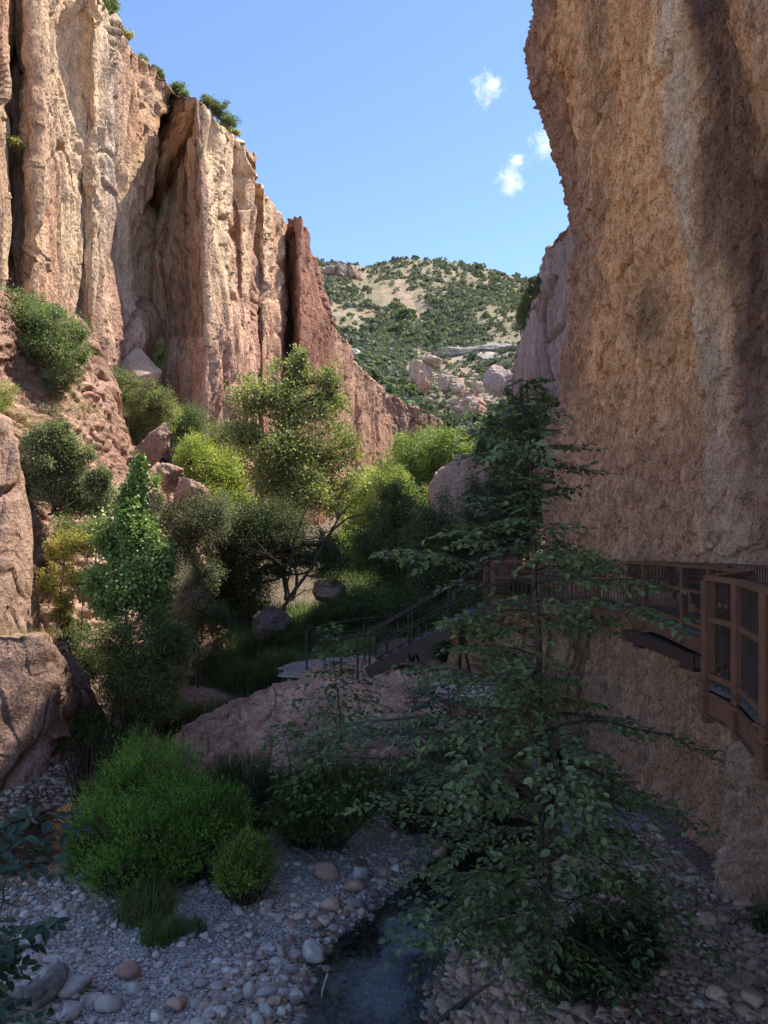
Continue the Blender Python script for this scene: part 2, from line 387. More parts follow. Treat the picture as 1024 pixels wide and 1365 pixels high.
def colL(P, px, py):
    n = fbm(P/np.array([2.5, 2.5, 14]), 4); n2 = fbm(P/np.array([.8, .8, 5])+5, 3)
    cream = np.array([.76, .56, .37]); red = np.array([.48, .25, .17]); pink = np.array([.62, .375, .295]); brown = np.array([.36, .22, .15])
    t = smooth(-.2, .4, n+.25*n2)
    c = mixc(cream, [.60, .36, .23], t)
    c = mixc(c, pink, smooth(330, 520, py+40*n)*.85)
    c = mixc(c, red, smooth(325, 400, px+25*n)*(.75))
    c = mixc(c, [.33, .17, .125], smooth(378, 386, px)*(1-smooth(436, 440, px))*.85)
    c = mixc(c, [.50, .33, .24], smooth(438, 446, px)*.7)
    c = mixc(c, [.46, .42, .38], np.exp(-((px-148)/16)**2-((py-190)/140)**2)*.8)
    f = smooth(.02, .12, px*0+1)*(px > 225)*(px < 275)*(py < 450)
    c = mixc(c, brown, f*(.55+.4*n2)); c = mixc(c, [.2, .14, .11], f*smooth(.15, .45, fbm(P/np.array([1.1, 1.1, 9])+9, 3)))  # buttress side: its self-shadow painted brown, then dark varnish stripes
    c = mixc(c, brown, np.exp(-((px-28)/26)**2-((py-190)/170)**2)*.8)  # shade of the recessed near face painted in as brown
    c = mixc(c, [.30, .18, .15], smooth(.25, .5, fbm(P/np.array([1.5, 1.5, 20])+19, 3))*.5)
    return c*(1+.16*n2[..., None])
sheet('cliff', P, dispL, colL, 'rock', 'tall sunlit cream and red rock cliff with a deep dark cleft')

# right wall: overhanging buttress, its edge leans over the canyon
_ey = np.array([-320, -150, -40, 0, 20, 40, 60, 90, 120, 150, 190, 230, 260, 300, 340, 380, 410, 450, 500, 540, 570, 620, 680, 712, 760, 850, 1000, 1250.])
_ex = np.array([735, 712, 706, 704, 700, 695, 700, 703, 718, 728, 742, 753, 758, 763, 760, 758, 757, 750, 744, 735, 727, 722, 725, 729, 735, 742, 748, 752.])
nz = 900
py0 = np.linspace(1050, -95, nz)                      # rows measured at 23 m
z = CZ-(py0-HY)*23/F
sil = (np.interp(py0, _ey, _ex)-CX)*23/F+.38
low = np.maximum(0, 5-z)
foot = -.33*low-.05*np.maximum(0, z-8)
RC = [(78, 22, 0, 5), (48, 10, 0, 25), (37, 5.6, 0, 25), (29, 2.0, 0, 30), (24.5, .1, 0, 30), (23, 0, 0, 45), (22, .35, 0, 60), (21, None, 5.75, 130), (18.5, None, 6.75, 130), (15.3, None, 7.15, 110), (12.6, None, 7.05, 110), (9.5, None, 7.2, 60), (5, None, 7.5, 60), (-4, None, 8, 20), (-25, None, 9, 2)]
RX = []; RY = []
for (y, off, X, n) in RC:
    RX.append(sil+off if off is not None else X+foot*(1. if y < 20 else .7)); RY.append(y)
RX = np.array(RX); RY = np.array(RY, float)
u = np.concatenate([[0], np.cumsum([r[3] for r in RC][:-1])]).astype(float); ns = int(u[-1]); s = np.linspace(0, u[-1], ns)
ii = np.clip(np.searchsorted(u, s, side='right')-1, 0, len(u)-2); ft = ((s-u[ii])/(u[ii+1]-u[ii]))
def cr(a, b, c, d, t): return .5*((2*b)+(-a+c)*t+(2*a-5*b+4*c-d)*t*t+(-a+3*b-3*c+d)*t**3)
im = np.clip(ii-1, 0, 99); ip = np.clip(ii+2, 0, len(u)-1)
Xs = cr(RX[im], RX[ii], RX[ii+1], RX[ip], ft[:, None]); Ys = cr(RY[im], RY[ii], RY[ii+1], RY[ip], ft)
topz = np.interp(Ys, [-25, 10, 24, 30, 39, 46, 58, 78], [26, 24.6, 24.4, 28, 28, 21, 14, 12])  # unseen rim, heights shaped to set where the wall's shadow falls
Zs = z[None]*0+z[0]+(z-z[0])[None]/(z[-1]-z[0])*(topz[:, None]-z[0])
# evaluate the lean at the real height of every row
lean = np.empty_like(Zs)
for k in range(ns): lean[k] = np.interp(Zs[k], z, Xs[k])
P = np.stack([lean, np.broadcast_to(Ys[:, None], lean.shape), Zs], -1)
q = np.linspace(0, 1, 16)[1:]**1.6
top = P[:, -1:]+np.array([1., 0, 0])*(35*q)[None, :, None]+np.array([0, 0, 1])*(2.2*np.sqrt(q)+3*q)[None, :, None]
P = np.concatenate([P, top], 1)
def dispR(P, px, py):
    q = P.copy(); q[..., 0] += .25*P[..., 2]*.4; q[..., 1] += .25*P[..., 2]        # grain leans
    d = .36*ridged(q/np.array([4, 4, 20.]), 2)+.13*ridged(q/np.array([1.2, 1.2, 4.6])+3, 3)+.13*ridged(q/np.array([.36, .36, 1.25])+7, 3)+.065*fbm(q/np.array([.11, .11, .26]), 3)*1.6
    d = d+np.floor(fbm(q/np.array([2.6, 2.6, 6.])+11, 3)*7)/7*.28+.06*facets(q/np.array([.8, .8, 2.7]), 2)+.05*facets(q/np.array([.28, .28, .55]), 5)
    d = d-.10*smooth(.2, .6, vnoise(q/np.array([.15, .15, .42])+77))
    vis = P[..., 1] > 8
    for pts, w, dep in [([(737, 0), (762, 90), (772, 165), (767, 250), (776, 330)], 3.5, .5), ([(851, 318), (850, 345), (831, 374)], 3, .5), ([(845, 0), (832, 60), (823, 150)], 3, .22), ([(793, 155), (786, 190)], 5, .3),
                        ([(800, 330), (803, 370)], 3, .3), ([(848, 425), (851, 480)], 2.5, .25), ([(955, 415), (958, 430), (962, 500), (958, 600)], 2.5, .16), ([(765, 420), (758, 480), (745, 540)], 3, .3), ([(905, 470), (898, 520)], 3, .15), ([(880, 560), (862, 620), (860, 690)], 3, .2), ([(790, 610), (800, 680)], 3, .15)]:
        d = d-vis*dep*np.exp(-(polydist(px, py, pts)/w)**2)
    cx = np.interp(py, [0, 150, 300, 450, 700], [945, 950, 985, 1010, 1040])
    d = d-.35*np.exp(-((px-cx)/38)**2)*vis
    cx = np.interp(py, [0, 150, 300, 450, 700], [895, 908, 930, 962, 985])
    d = d+.22*np.exp(-((px-cx)/22)**2)*vis
    return d
def colR(P, px, py):
    n = fbm(P/np.array([1.6, 1.6, 5]), 4); n2 = fbm(P/np.array([.3, .3, .8])+5, 3); n3 = fbm(P/np.array([.55, .55, 7])+15, 3)
    tan = np.array([.85, .465, .24]); c = mixc(tan, [.69, .36, .18], smooth(-.1, .6, n3+.5*n))
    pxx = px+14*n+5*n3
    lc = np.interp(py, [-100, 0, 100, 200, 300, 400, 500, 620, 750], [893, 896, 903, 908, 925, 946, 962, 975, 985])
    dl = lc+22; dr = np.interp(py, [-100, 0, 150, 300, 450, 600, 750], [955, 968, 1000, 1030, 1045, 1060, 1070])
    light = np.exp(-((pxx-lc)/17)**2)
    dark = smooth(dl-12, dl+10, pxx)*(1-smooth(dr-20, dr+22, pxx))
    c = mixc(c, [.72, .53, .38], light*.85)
    c = mixc(c, [.15, .085, .065], np.clip(dark*(.95+.3*n3), 0, 1)*(1-smooth(700, 760, py)*.7))  # dark varnish band with the groove's shade painted into it
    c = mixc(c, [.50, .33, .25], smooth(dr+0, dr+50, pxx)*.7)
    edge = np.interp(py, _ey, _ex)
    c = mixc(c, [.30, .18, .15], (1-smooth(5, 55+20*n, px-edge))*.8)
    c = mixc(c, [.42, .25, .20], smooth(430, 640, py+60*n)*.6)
    c = mixc(c, [.26, .16, .10], np.exp(-((pxx-873)/22)**2-((py-420)/55)**2)*.8)
    c = mixc(c, [.22, .14, .10], np.exp(-((pxx-800)/20)**2-((py-60)/120)**2)*.6)
    return c*(1+.22*n2[..., None])
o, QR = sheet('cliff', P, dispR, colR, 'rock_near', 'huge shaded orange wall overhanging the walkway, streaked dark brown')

# shaded wall further up the canyon
R2 = [(660, 655, 650, 150, 640), (678, 677, 676, 118, 540), (687, 683, 679, 113, 470), (694, 688, 683, 109, 432), (702, 696, 690, 105, 402), (714, 706, 700, 102, 382), (725, 718, 712, 100, 355), (738, 735, 730, 97, 318), (746, 744, 742, 95, 304), (760, 760, 760, 92, 300), (790, 790, 790, 86, 290), (850, 850, 850, 80, 270)]
P = cliff_grid(R2, 330, 1.3, (1, .4), 60, edge=3, seed=4)
def disp2(P, px, py):
    d = rockdisp(P, .9, .5, .2, (7, 2.4, .8), 6, 2)
    return d-2.2*np.exp(-(polydist(px, py, [(735, 370), (722, 420), (730, 470), (740, 520)])/2.5)**2)-1.5*np.exp(-(polydist(px, py, [(752, 380), (745, 430), (728, 470)])/2.2)**2)
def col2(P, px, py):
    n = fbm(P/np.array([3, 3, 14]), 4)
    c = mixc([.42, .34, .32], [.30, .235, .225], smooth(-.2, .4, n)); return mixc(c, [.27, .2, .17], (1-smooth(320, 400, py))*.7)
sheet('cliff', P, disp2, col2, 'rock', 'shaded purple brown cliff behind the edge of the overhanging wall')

# low red ledge far behind the tall cliff
R3 = [(480, 480, 480, 150, 500), (505, 505, 505, 155, 520), (530, 530, 530, 160, 532), (560, 560, 560, 165, 546), (585, 586, 588, 170, 562), (600, 604, 606, 176, 582), (615, 622, 628, 185, 610)]
P = cliff_grid(R3, 140, 1.4, (-.2, 1), 22, ybot=625, edge=4, seed=8)
sheet('cliff', P, lambda P, px, py: rockdisp(P, 1.3, .9, .3, (7, 2.4, .8), 2, 5), lambda P, px, py: mixc([.44, .28, .22], [.30, .18, .14], smooth(-.2, .4, fbm(P/3, 3))), 'rock', 'low red rock ledge at the foot of the green mountain')

# ================================================================ mountain
gp = axis([(-700, 380, 60), (380, 760, 420), (760, 1700, 50)])
gd = axis([(92, 260, 150), (260, 760, 330), (760, 1400, 20)])
PX, DD = np.meshgrid(gp, gd, indexing='ij')
ysil = np.interp(PX, [-700, 300, 400, 430, 470, 490, 510, 545, 580, 600, 640, 670, 695, 720, 800, 1700], [470, 350, 344, 347, 351, 356, 348, 345, 348, 351, 357, 366, 372, 374, 380, 470])
base = np.interp(DD, [92, 108, 125, 150, 200, 260, 330, 420, 520, 620, 700], [735, 668, 632, 605, 566, 528, 490, 450, 412, 375, 345])
wgt = np.clip((DD-420)/(700-420), 0, 1)
base = base+wgt*(ysil-345)
g1 = np.interp(DD, [200, 400, 550, 700], [600, 572, 556, 500])        # gully running up the middle
gul = (1-np.exp(-np.abs(PX-g1)/55.))
base = base-(gul-.6)*26*np.exp(-((DD-430)/170)**2)
X = (PX-CX)*DD/F; z = CZ-(base-HY)*DD/F
z = np.where(DD > 700, np.take_along_axis(z, np.argmax(gd >= 700)*np.ones((len(gp), 1), int), 1)-(DD-700)*.35, z)
Pm = np.stack([X, DD, z], -1)
amp = smooth(115, 300, DD)*(1-.75*smooth(600, 690, DD)*(1-smooth(700, 760, DD)))
Pm[..., 2] += amp*(7*fbm(Pm/np.array([60, 60, 200]), 4)+5*ridged(Pm/np.array([45, 80, 400])+3, 3)-2)
pxm, pym = pix(Pm)
nm = fbm(Pm/np.array([18, 18, 30]), 4); nb = fbm(Pm/np.array([6, 6, 6])+4, 3)
cm = mixc([.46, .39, .27], [.34, .31, .20], smooth(-.3, .3, nm))
def patch(pts, w): return np.clip(np.exp(-(polydist(pxm, pym, pts)/w)**2)+.35*nb*0, 0, 1)*smooth(-.45, .15, nb)
for pts, w, c in [([(530, 388), (548, 400), (562, 418)], 9, (.58, .42, .34)), ([(545, 425), (560, 440)], 6, (.62, .54, .45)), ([(600, 470), (640, 474), (690, 470)], 8, (.66, .62, .58)), ([(600, 462), (690, 458)], 3, (.60, .55, .5)), ([(455, 460), (475, 478)], 8, (.64, .6, .55)), ([(550, 485), (600, 500), (650, 520), (680, 500)], 24, (.52, .39, .32)),
                  ([(560, 540), (640, 570)], 22, (.45, .33, .27)), ([(440, 355), (478, 362)], 6, (.52, .38, .32)), ([(500, 392), (515, 400)], 10, (.5, .41, .3))]:
    cm = mixc(cm, c, patch(pts, w)*.95)
tag(obj('mountain', mesh('mountain', Pm, gridfaces(len(gp), len(gd)), cm), M['rock_far']), 'sunlit mountain side dotted with green junipers', None, None, 'structure')
from mathutils import Vector
from mathutils.bvhtree import BVHTree
def mountain_z(px, D):
    i = np.clip(np.searchsorted(gp, px)-1, 0, len(gp)-2); j = np.clip(np.searchsorted(gd, D)-1, 0, len(gd)-2)
    fx = (px-gp[i])/(gp[i+1]-gp[i]); fy = (D-gd[j])/(gd[j+1]-gd[j]); Z = Pm[..., 2]
    return Z[i, j]*(1-fx)*(1-fy)+Z[i+1, j]*fx*(1-fy)+Z[i, j+1]*(1-fx)*fy+Z[i+1, j+1]*fx*fy

# ================================================================ rocks
def ico(sub):
    import bmesh
    bm = bmesh.new(); bmesh.ops.create_icosphere(bm, subdivisions=sub, radius=1)
    V = np.array([v.co[:] for v in bm.verts]); Fc = np.array([[v.index for v in f.verts] for f in bm.faces]); bm.free(); return V, Fc
ICO = {k: ico(k) for k in (1, 2, 3, 5, 6)}
def rock_shape(dims, seed, sub=5, planes=14, rough=.05, sharp=.75, strat=0.):
    r = np.random.default_rng(seed); V, Fc = ICO[sub]
    n = r.normal(size=(planes, 3)); n /= np.linalg.norm(n, axis=1, keepdims=True); d = r.uniform(.62, .95, planes)
    dots = V@n.T; rad = np.where(dots > .05, d/np.maximum(dots, .05), 9).min(1); rad = np.minimum(rad, 1.2)
    rad = rad*sharp+(1-sharp)*.9
    Q = V*rad[:, None]
    nn = fbm(Q*2.2+seed, 4)*rough*2+ridged(Q*np.array([3, 3, 7])+seed, 3)*rough*.5+strat*np.sin(Q[:, 2]*14+3*fbm(Q*2+seed, 2))
    return Q*(1+nn[:, None])*np.asarray(dims), Fc
def rock(name, px, py, D, w, h, label, col, seed, cat='boulder', dep=None, rot=0., sub=5, mat='boulder', rough=.05, planes=14, group=None, kind=None, sink=.0, tilt=0., sharp=.9):
    """centre pixel, distance, half width and half height in pixels"""
    dims = (w*D/F, (dep if dep else w)*D/F, h*D/F)
    V, Fc = rock_shape(dims, seed, sub, planes, rough, sharp)
    c, s = cos(tilt), sin(tilt); V = V@np.array([[c, 0, -s], [0, 1, 0], [s, 0, c]])
    c, s = cos(rot), sin(rot); V = V@np.array([[c, s, 0], [-s, c, 0], [0, 0, 1]])
    n = fbm(V*.8/max(dims)*3+seed, 3)
    cc = np.asarray(col)*(1+.25*n[:, None])
    o = obj(name, mesh(name, V, Fc, cc), M[mat], None, tuple(at(px, py, D)-np.array([0, 0, sink])))
    return tag(o, label, cat, group, kind)
def ridge(name, top, base, ns, nt, label, col, seed=0, bulge=1.3, back=4., mat='boulder', disp=(.5, .25, .08), cat='rock outcrop', kind=None, asp=1.6, flat=.9, color2=None):
    """a rock slope between a skyline (px, py, D) and its foot (px, py, D), with a back"""
    def res(a):
        a = np.array(a, float); u = np.concatenate([[0], np.cumsum(np.hypot(*np.diff(a[:, :2], axis=0).T)+np.abs(np.diff(a[:, 2]))*2)]); s = np.linspace(0, u[-1], ns)
        return at(*[np.interp(s, u, a[:, j]) for j in range(3)])
    T, B = res(top), res(base)
    t = np.linspace(0, 1, nt)[None, :, None]
    P = B[:, None]*(1-t)+T[:, None]*t
    P[..., 2] = (B[:, None, 2]*(1-(1-(1-t[..., 0])**bulge))+T[:, None, 2]*(1-(1-t[..., 0])**bulge))
    q = np.linspace(0, 1, 16)[1:]
    bk = T[:, None]+np.array([0, back, 0])*q[None, :, None]
    bk[..., 2] = T[:, None, 2]-(T[:, None, 2]+1.5)*(q**2)[None]*flat
    P = np.concatenate([P, bk], 1)
    c2 = color2 if color2 is not None else np.asarray(col)*.7
    def dsp(P, px, py): return rockdisp(P, *disp, (2.6, .9, .3), asp, seed)
    def cl(P, px, py): return mixc(col, c2, smooth(-.25, .35, fbm(P*.7+seed, 4)))*(1+.2*fbm(P*3+seed, 2)[..., None])
    return sheet(name, P, dsp, cl, mat, label, kind, cat)

ridge('canyon_slope', [(-260, 330, 18), (-60, 345, 22), (0, 385, 24), (40, 400, 26), (80, 405, 27.5), (112, 440, 28), (128, 482, 28.5), (140, 530, 29), (160, 575, 29.5), (190, 612, 30), (215, 640, 30), (245, 700, 30), (285, 780, 31)],
      [(-420, 1110, 14), (-60, 1060, 17), (0, 1040, 18), (60, 1020, 19), (120, 1000, 20), (170, 980, 21), (210, 960, 22), (240, 950, 23), (262, 940, 24), (300, 930, 25.5)], 420, 300,
      'steep red rock slope falling from the juniper ledge', (.50, .34, .275), 3, 1.15, 9, disp=(.22, .13, .20), kind='structure', cat=None, asp=1.3, color2=(.33, .21, .165))
ridge('rock_pillar', [(-60, 545, 16.5), (-10, 548, 17), (8, 556, 17.2), (16, 600, 17.3), (22, 690, 17.3), (26, 760, 17.3), (34, 838, 17.4)], [(-70, 1000, 15.5), (-20, 1000, 15.6), (0, 1000, 15.8), (12, 1000, 16), (24, 1000, 16.2), (36, 1000, 16.4), (44, 990, 16.8)], 130, 260,
      'narrow sunlit rock pillar standing above the square block', (.48, .34, .27), 5, 1.0, 2, disp=(.12, .12, .06), cat='rock', asp=3)
ridge('rock_block', [(-120, 815, 14.5), (-20, 845, 15.3), (20, 848, 15.6), (50, 850, 15.9), (60, 868, 16), (66, 905, 16.1), (70, 985, 16.2)], [(-140, 1120, 13.6), (-20, 1062, 14.9), (10, 1056, 15.2), (32, 1046, 15.5), (48, 1036, 15.75), (58, 1030, 15.9), (64, 1024, 16.05)], 150, 200,
      'blocky pink rock with a flat grassy top at the stream edge', (.34, .235, .20), 9, 1.0, 2.2, disp=(.12, .10, .07), cat='rock', asp=2.4, flat=.5)
ridge('rock_wedge', [(66, 862, 18), (80, 858, 18.2), (100, 905, 18.2), (112, 925, 18.2), (126, 950, 18.4), (135, 985, 18.6)], [(64, 1010, 17), (80, 1008, 17.1), (95, 1005, 17.3), (110, 1000, 17.5), (125, 998, 17.8), (140, 995, 18.1)], 90, 120,
      'dark wedge of rock beside the square block', (.34, .23, .21), 12, 1.0, 2, disp=(.12, .1, .05), cat='rock')
ridge('boulder', [(215, 1003, 17.8), (240, 975, 18.2), (270, 958, 18.8), (300, 944, 19.2), (345, 926, 19.6), (380, 912, 19.9), (405, 900, 20.1), (430, 890, 20.3), (480, 886, 20.3), (540, 888, 20.2), (600, 892, 20), (660, 900, 19.8), (700, 915, 19.6), (715, 960, 19.4)],
      [(212, 1014, 17.2), (240, 1035, 16.9), (265, 1050, 16.6), (300, 1068, 16.4), (360, 1078, 16.2), (430, 1090, 16), (520, 1090, 16), (600, 1080, 16.2), (660, 1060, 16.8), (705, 1040, 17.6)], 330, 170,
      'long pink boulder sloping below the stair landing', (.52, .315, .24), 21, 1.45, 3.2, disp=(.17, .14, .12), cat='boulder', asp=.6, flat=.4)
tag(rock('boulder', 262, 940, 23.5, 50, 27, 'flat topped pink boulder at the foot of the green thicket', (.38, .27, .25), 31, dep=40), None)
rock('boulder', 645, 712, 38, 62, 120, 'broad lichen covered red rock standing among the bright trees', (.50, .36, .30), 33, dep=55, planes=16, rough=.14, sub=6, sharp=.95)
rock('boulder', 575, 702, 34, 22, 17, 'small pink rock half hidden behind thin branches', (.45, .33, .3), 34, planes=9)
rock('boulder', 548, 690, 36, 14, 16, 'rounded reddish rock beside the slender dark tree', (.42, .30, .26), 35)
rock('boulder', 438, 790, 31, 26, 15, 'sunlit rock lying behind the leaning dead tree', (.45, .34, .28), 36, dep=40, rough=.08)
rock('boulder', 362, 832, 28, 24, 22, 'dark shaded rock under the leaning tree', (.20, .16, .16), 37, dep=40, rough=.12, planes=10, sub=6)
rock('boulder', 255, 662, 27.2, 26, 24, 'undercut square boulder at the end of the red spur', (.42, .28, .23), 38, planes=9, sub=6, rough=.06)
rock('boulder', 205, 596, 29, 19, 32, 'rough brown rock rising through the brush on the spur', (.33, .24, .2), 39, planes=12, sub=6, rough=.12, tilt=.4)
rock('boulder', 228, 636, 28.2, 22, 20, 'broken brown rock on the spur above the undercut boulder', (.38, .27, .22), 40, planes=12, sub=6, rough=.1)
rock('boulder', 180, 500, 56, 40, 34, 'smooth arched rock at the foot of the cream wall', (.5, .38, .3), 41, planes=20, dep=30)
# ledge under the walkway
ridge('rock_ledge', [(600, 850, 21), (640, 815, 20.6), (680, 808, 20.4), (740, 806, 20.4), (800, 800, 20.4), (830, 860, 20.4)], [(590, 900, 20.2), (640, 960, 19.6), (700, 990, 19.4), (760, 1000, 19.4), (820, 1010, 19.6)], 160, 90,
      'orange rock ledge carrying the far end of the walkway', (.42, .26, .16), 51, 1.3, 3, disp=(.2, .15, .06), cat='rock', flat=.2)
# sunlit boulders low on the mountain
far_b = [(627, 535, 22, 22, 'big pointed pink boulder low on the mountain'), (610, 512, 13, 13, 'pale square boulder directly above the pointed pink one'), (594, 508, 12, 11, 'light grey boulder left of the pale square one'), (562, 492, 15, 16, 'striped rounded boulder highest on its pale slope'),
         (563, 508, 9, 16, 'narrow upright slab under the striped boulder'), (637, 515, 8, 9, 'small pink boulder beside the pointed one'), (575, 480, 13, 8, 'low tan rock behind the striped boulder'), (648, 552, 20, 6, 'flat pink shelf of rock below the pointed boulder'), (666, 506, 18, 24, 'shaded purple cliff block beside the dark wall'),
         (606, 535, 7, 5, 'little white stone left of the pointed boulder')]
for k, (x, y, w, h, lab) in enumerate(far_b):
    rock('boulder', x, y+h*.2, 225+(y < 500)*30+(x > 655)*-60, w*.95, h*.9, lab, [(.50, .31, .23), (.50, .38, .30), (.46, .36, .30), (.48, .34, .27)][k % 4] if x < 655 else (.45, .34, .32), 60+k, planes=9, sub=5, mat='rock', rough=.13, dep=w*.9)
rr_ = np.random.default_rng(5)
for k in range(34):
    x = rr_.uniform(548, 668); y = rr_.uniform(500, 585); s_ = rr_.uniform(2.2, 6)
    rock('boulder', x, y, 235-(y-500)*.5, s_*1.1, s_*.6, 'small pale stone scattered around the big pink boulders on the mountain', [(.52, .40, .33), (.58, .50, .44), (.46, .35, .29)][k % 3], 400+k, planes=9, sub=2, mat='rock', rough=.1, group='scattered stones below the mountain boulders')
for k, (x, y, w, h) in enumerate([(440, 357, 9, 6), (455, 357, 9, 8), (470, 360, 8, 8), (478, 366, 5, 6)]):
    rock('rock_outcrop', x, y+4, 640, w, h+2, 'pink cliff band just under the mountain crest', (.52, .37, .31), 80+k, cat='rock outcrop', planes=16, sub=5, mat='rock_far', rough=.14, group='pink crags under the crest')
for k, (x, y, w, h) in enumerate([(620, 470, 36, 6), (668, 466, 34, 8), (465, 474, 22, 9)]):
    rock('rock_outcrop', x, y, 375 if x > 500 else 330, w, h, ['pale band of ledges crossing the mountain, its longer end', 'pale ledge band beside the shaded wall', 'white rock ledge beside the red pinnacle'][k], (.66, .61, .56), 90+k, cat='rock outcrop', planes=16, sub=5, mat='rock_far', rough=.12, dep=w*.4)
# ================================================================ foliage
def unit(v): return v/(np.linalg.norm(v, axis=-1, keepdims=True)+1e-9)
def leafmesh(P, A, Nn, L, W, col, hexa=False, fold=.12):
    """P base points, A long axis, Nn face normal, L length, W width, col per leaf"""
    n = len(P); A = unit(A); S = unit(np.cross(A, Nn)); U = np.cross(S, A)
    L = np.broadcast_to(L, (n,))[:, None]; W = np.broadcast_to(W, (n,))[:, None]
    if hexa:
        V = np.stack([P, P+A*L*.3+S*W*.5+U*W*fold, P+A*L*.68+S*W*.42+U*W*fold, P+A*L-U*L*.06, P+A*L*.68-S*W*.42+U*W*fold, P+A*L*.3-S*W*.5+U*W*fold], 1)
        i = np.arange(n)[:, None]*6; Fc = np.concatenate([i+np.array([0, 1, 2, 3]), i+np.array([0, 3, 4, 5])])
        return V.reshape(-1, 3), Fc, np.repeat(col, 6, 0)
    V = np.stack([P, P+A*L*.45+S*W*.5+U*W*fold, P+A*L, P+A*L*.45-S*W*.5+U*W*fold], 1)
    return V.reshape(-1, 3), (np.arange(n)[:, None]*4+np.arange(4)), np.repeat(col, 4, 0)
def gz(x, y): return float(G(np.array([x]), np.array([y]))[0])
def curvy(a, b, k, wob, r):
    t = np.linspace(0, 1, k)[:, None]; a = np.asarray(a, float); b = np.asarray(b, float)
    L = np.linalg.norm(b-a); o = np.cumsum(r.normal(size=(k, 3)), 0); o -= o[0]+(o[-1]-o[0])*t
    return a+(b-a)*t+o*wob*L/math.sqrt(k)
def tree(name, label, cat, foot, lumps, nclu=26, per=60, L=.09, W=.045, c1=(.05, .08, .03), c2=(.10, .13, .04), mat='leaf', trunk=.12, seed=0, group=None,
         bark='bark', spread=.24, droop=.25, tops=None, hexa=False, shell=.45, stems=1, twigs=True, ccol=.35, leafname='crown', flat=1., dn=1.7):
    """foot: (px, distance[, z]); lumps: (px, py, rx px, ry px[, depth shift m])"""
    r = np.random.default_rng(seed+1000)
    D = foot[1]; fx = (foot[0]-CX)*D/F; fz = foot[2] if len(foot) > 2 else gz(fx, D)
    base = np.array([fx, D, fz-.05])
    cs = []; rs = []
    for l in lumps:
        d = D+(l[4] if len(l) > 4 else r.uniform(-1, 1)*l[2]*D/F*.6)
        cs.append(at(l[0], l[1], d)); rs.append((l[2]*d/F, l[2]*d/F*.9, l[3]*d/F))
    cs = np.array(cs)-base; rs = np.array(rs)
    ks = 7; o_ = unit(r.normal(size=(len(cs), ks, 3)))*r.uniform(.35, 1.0, (len(cs), ks, 1)); f_ = r.uniform(.38, .72, (len(cs), ks, 1))
    cs, rs = (cs[:, None]+o_*rs[:, None]).reshape(-1, 3), (rs[:, None]*f_).reshape(-1, 3)
    # leaf clusters
    CL = []; OW = []
    vol = rs.prod(1)**(1/1.5); nk = np.maximum(2, (nclu*1.75*dn*vol/vol.sum()).astype(int))
    for k in range(len(cs)):
        v = unit(r.normal(size=(nk[k], 3))); rad = shell+(1-shell)*r.random(nk[k])**.6
        rad *= r.uniform(.7, 1.38, nk[k])
        CL.append(cs[k]+v*rad[:, None]*rs[k]); OW.append(np.full(nk[k], k))
    CL = np.concatenate(CL); OW = np.concatenate(OW)
    # wood
    mb = MB(); topi = int(np.argmax(cs[:, 2])); mids = []
    for s in range(stems):
        tgt = cs[topi] if s == 0 else cs[r.integers(len(cs))]
        st = np.array([r.normal()*trunk*2*(s > 0), r.normal()*trunk*2*(s > 0), 0])
        pts = curvy(st, tgt*np.array([1, 1, .96]), 12, .05, r); mb.tube(pts, np.linspace(trunk, trunk*.22, 12)/(1+.35*(s > 0)), 7); mids.append(pts)
    allp = np.concatenate(mids)
    lumpstart = []
    for k in range(len(cs)):
        ok = allp[allp[:, 2] < cs[k][2]-.15*rs[k][2]]
        if len(ok) == 0: ok = allp[:1]
        d = np.linalg.norm(ok-cs[k], axis=1)+.6*np.abs(ok[:, 2]-cs[k][2]+rs[k][2]*.7); p = ok[np.argmin(d)]
        pts = curvy(p, cs[k], 8, .07, r); mb.tube(pts, np.linspace(trunk*.34, trunk*.10, 8), 5); lumpstart.append(pts)
    if twigs:
        T = []
        for i in range(len(CL)):
            s0 = lumpstart[OW[i]][r.integers(3, 8)]; T.append(curvy(s0, CL[i], 5, .08, r))
        V, Fc = tubes(np.array(T), np.tile(np.linspace(trunk*.11, trunk*.035, 5)+.002, (len(T), 1)), 4); mb.add(V, Fc)
    # leaves
    n = len(CL)*per; ci = np.repeat(np.arange(len(CL)), per)
    sc = rs[OW[ci]]*spread*1.25; P = CL[ci]+r.normal(size=(n, 3))*sc*r.uniform(.6, 1.3, len(CL))[ci][:, None]
    out = unit(P-CL[ci]+.5*(CL[ci]-cs[OW[ci]])+1e-6)
    A = unit(out+r.normal(size=(n, 3))*.8-np.array([0, 0, droop])); Nn = unit(r.normal(size=(n, 3))+np.array([0, 0, .9*flat]))
    Ls = L*r.uniform(.65, 1.25, n)
    cv = np.clip(.5+ccol*r.normal(size=len(CL))[ci]+.22*r.normal(size=n), -.15, 1.2)
    colr = mixc(c1, c2, cv)*2.0*r.uniform(.8, 1.2, n)[:, None]
    colr = .84*colr+.16*colr.mean(1, keepdims=True)*np.array([1.05, 1, .85])
    dry = r.random(n) < .015; colr[dry] = np.array([.22, .17, .06])
    V, Fc, cc = leafmesh(P, A, Nn, Ls, Ls*W/L, colr, hexa)
    e = empty(name, tuple(base)); tag(e, label, cat, group, 'thing')
    obj('trunk', mb.build('trunk'), M[bark], e)
    obj(leafname, mesh(leafname, V, Fc, cc, False), M[mat], e)
    return e
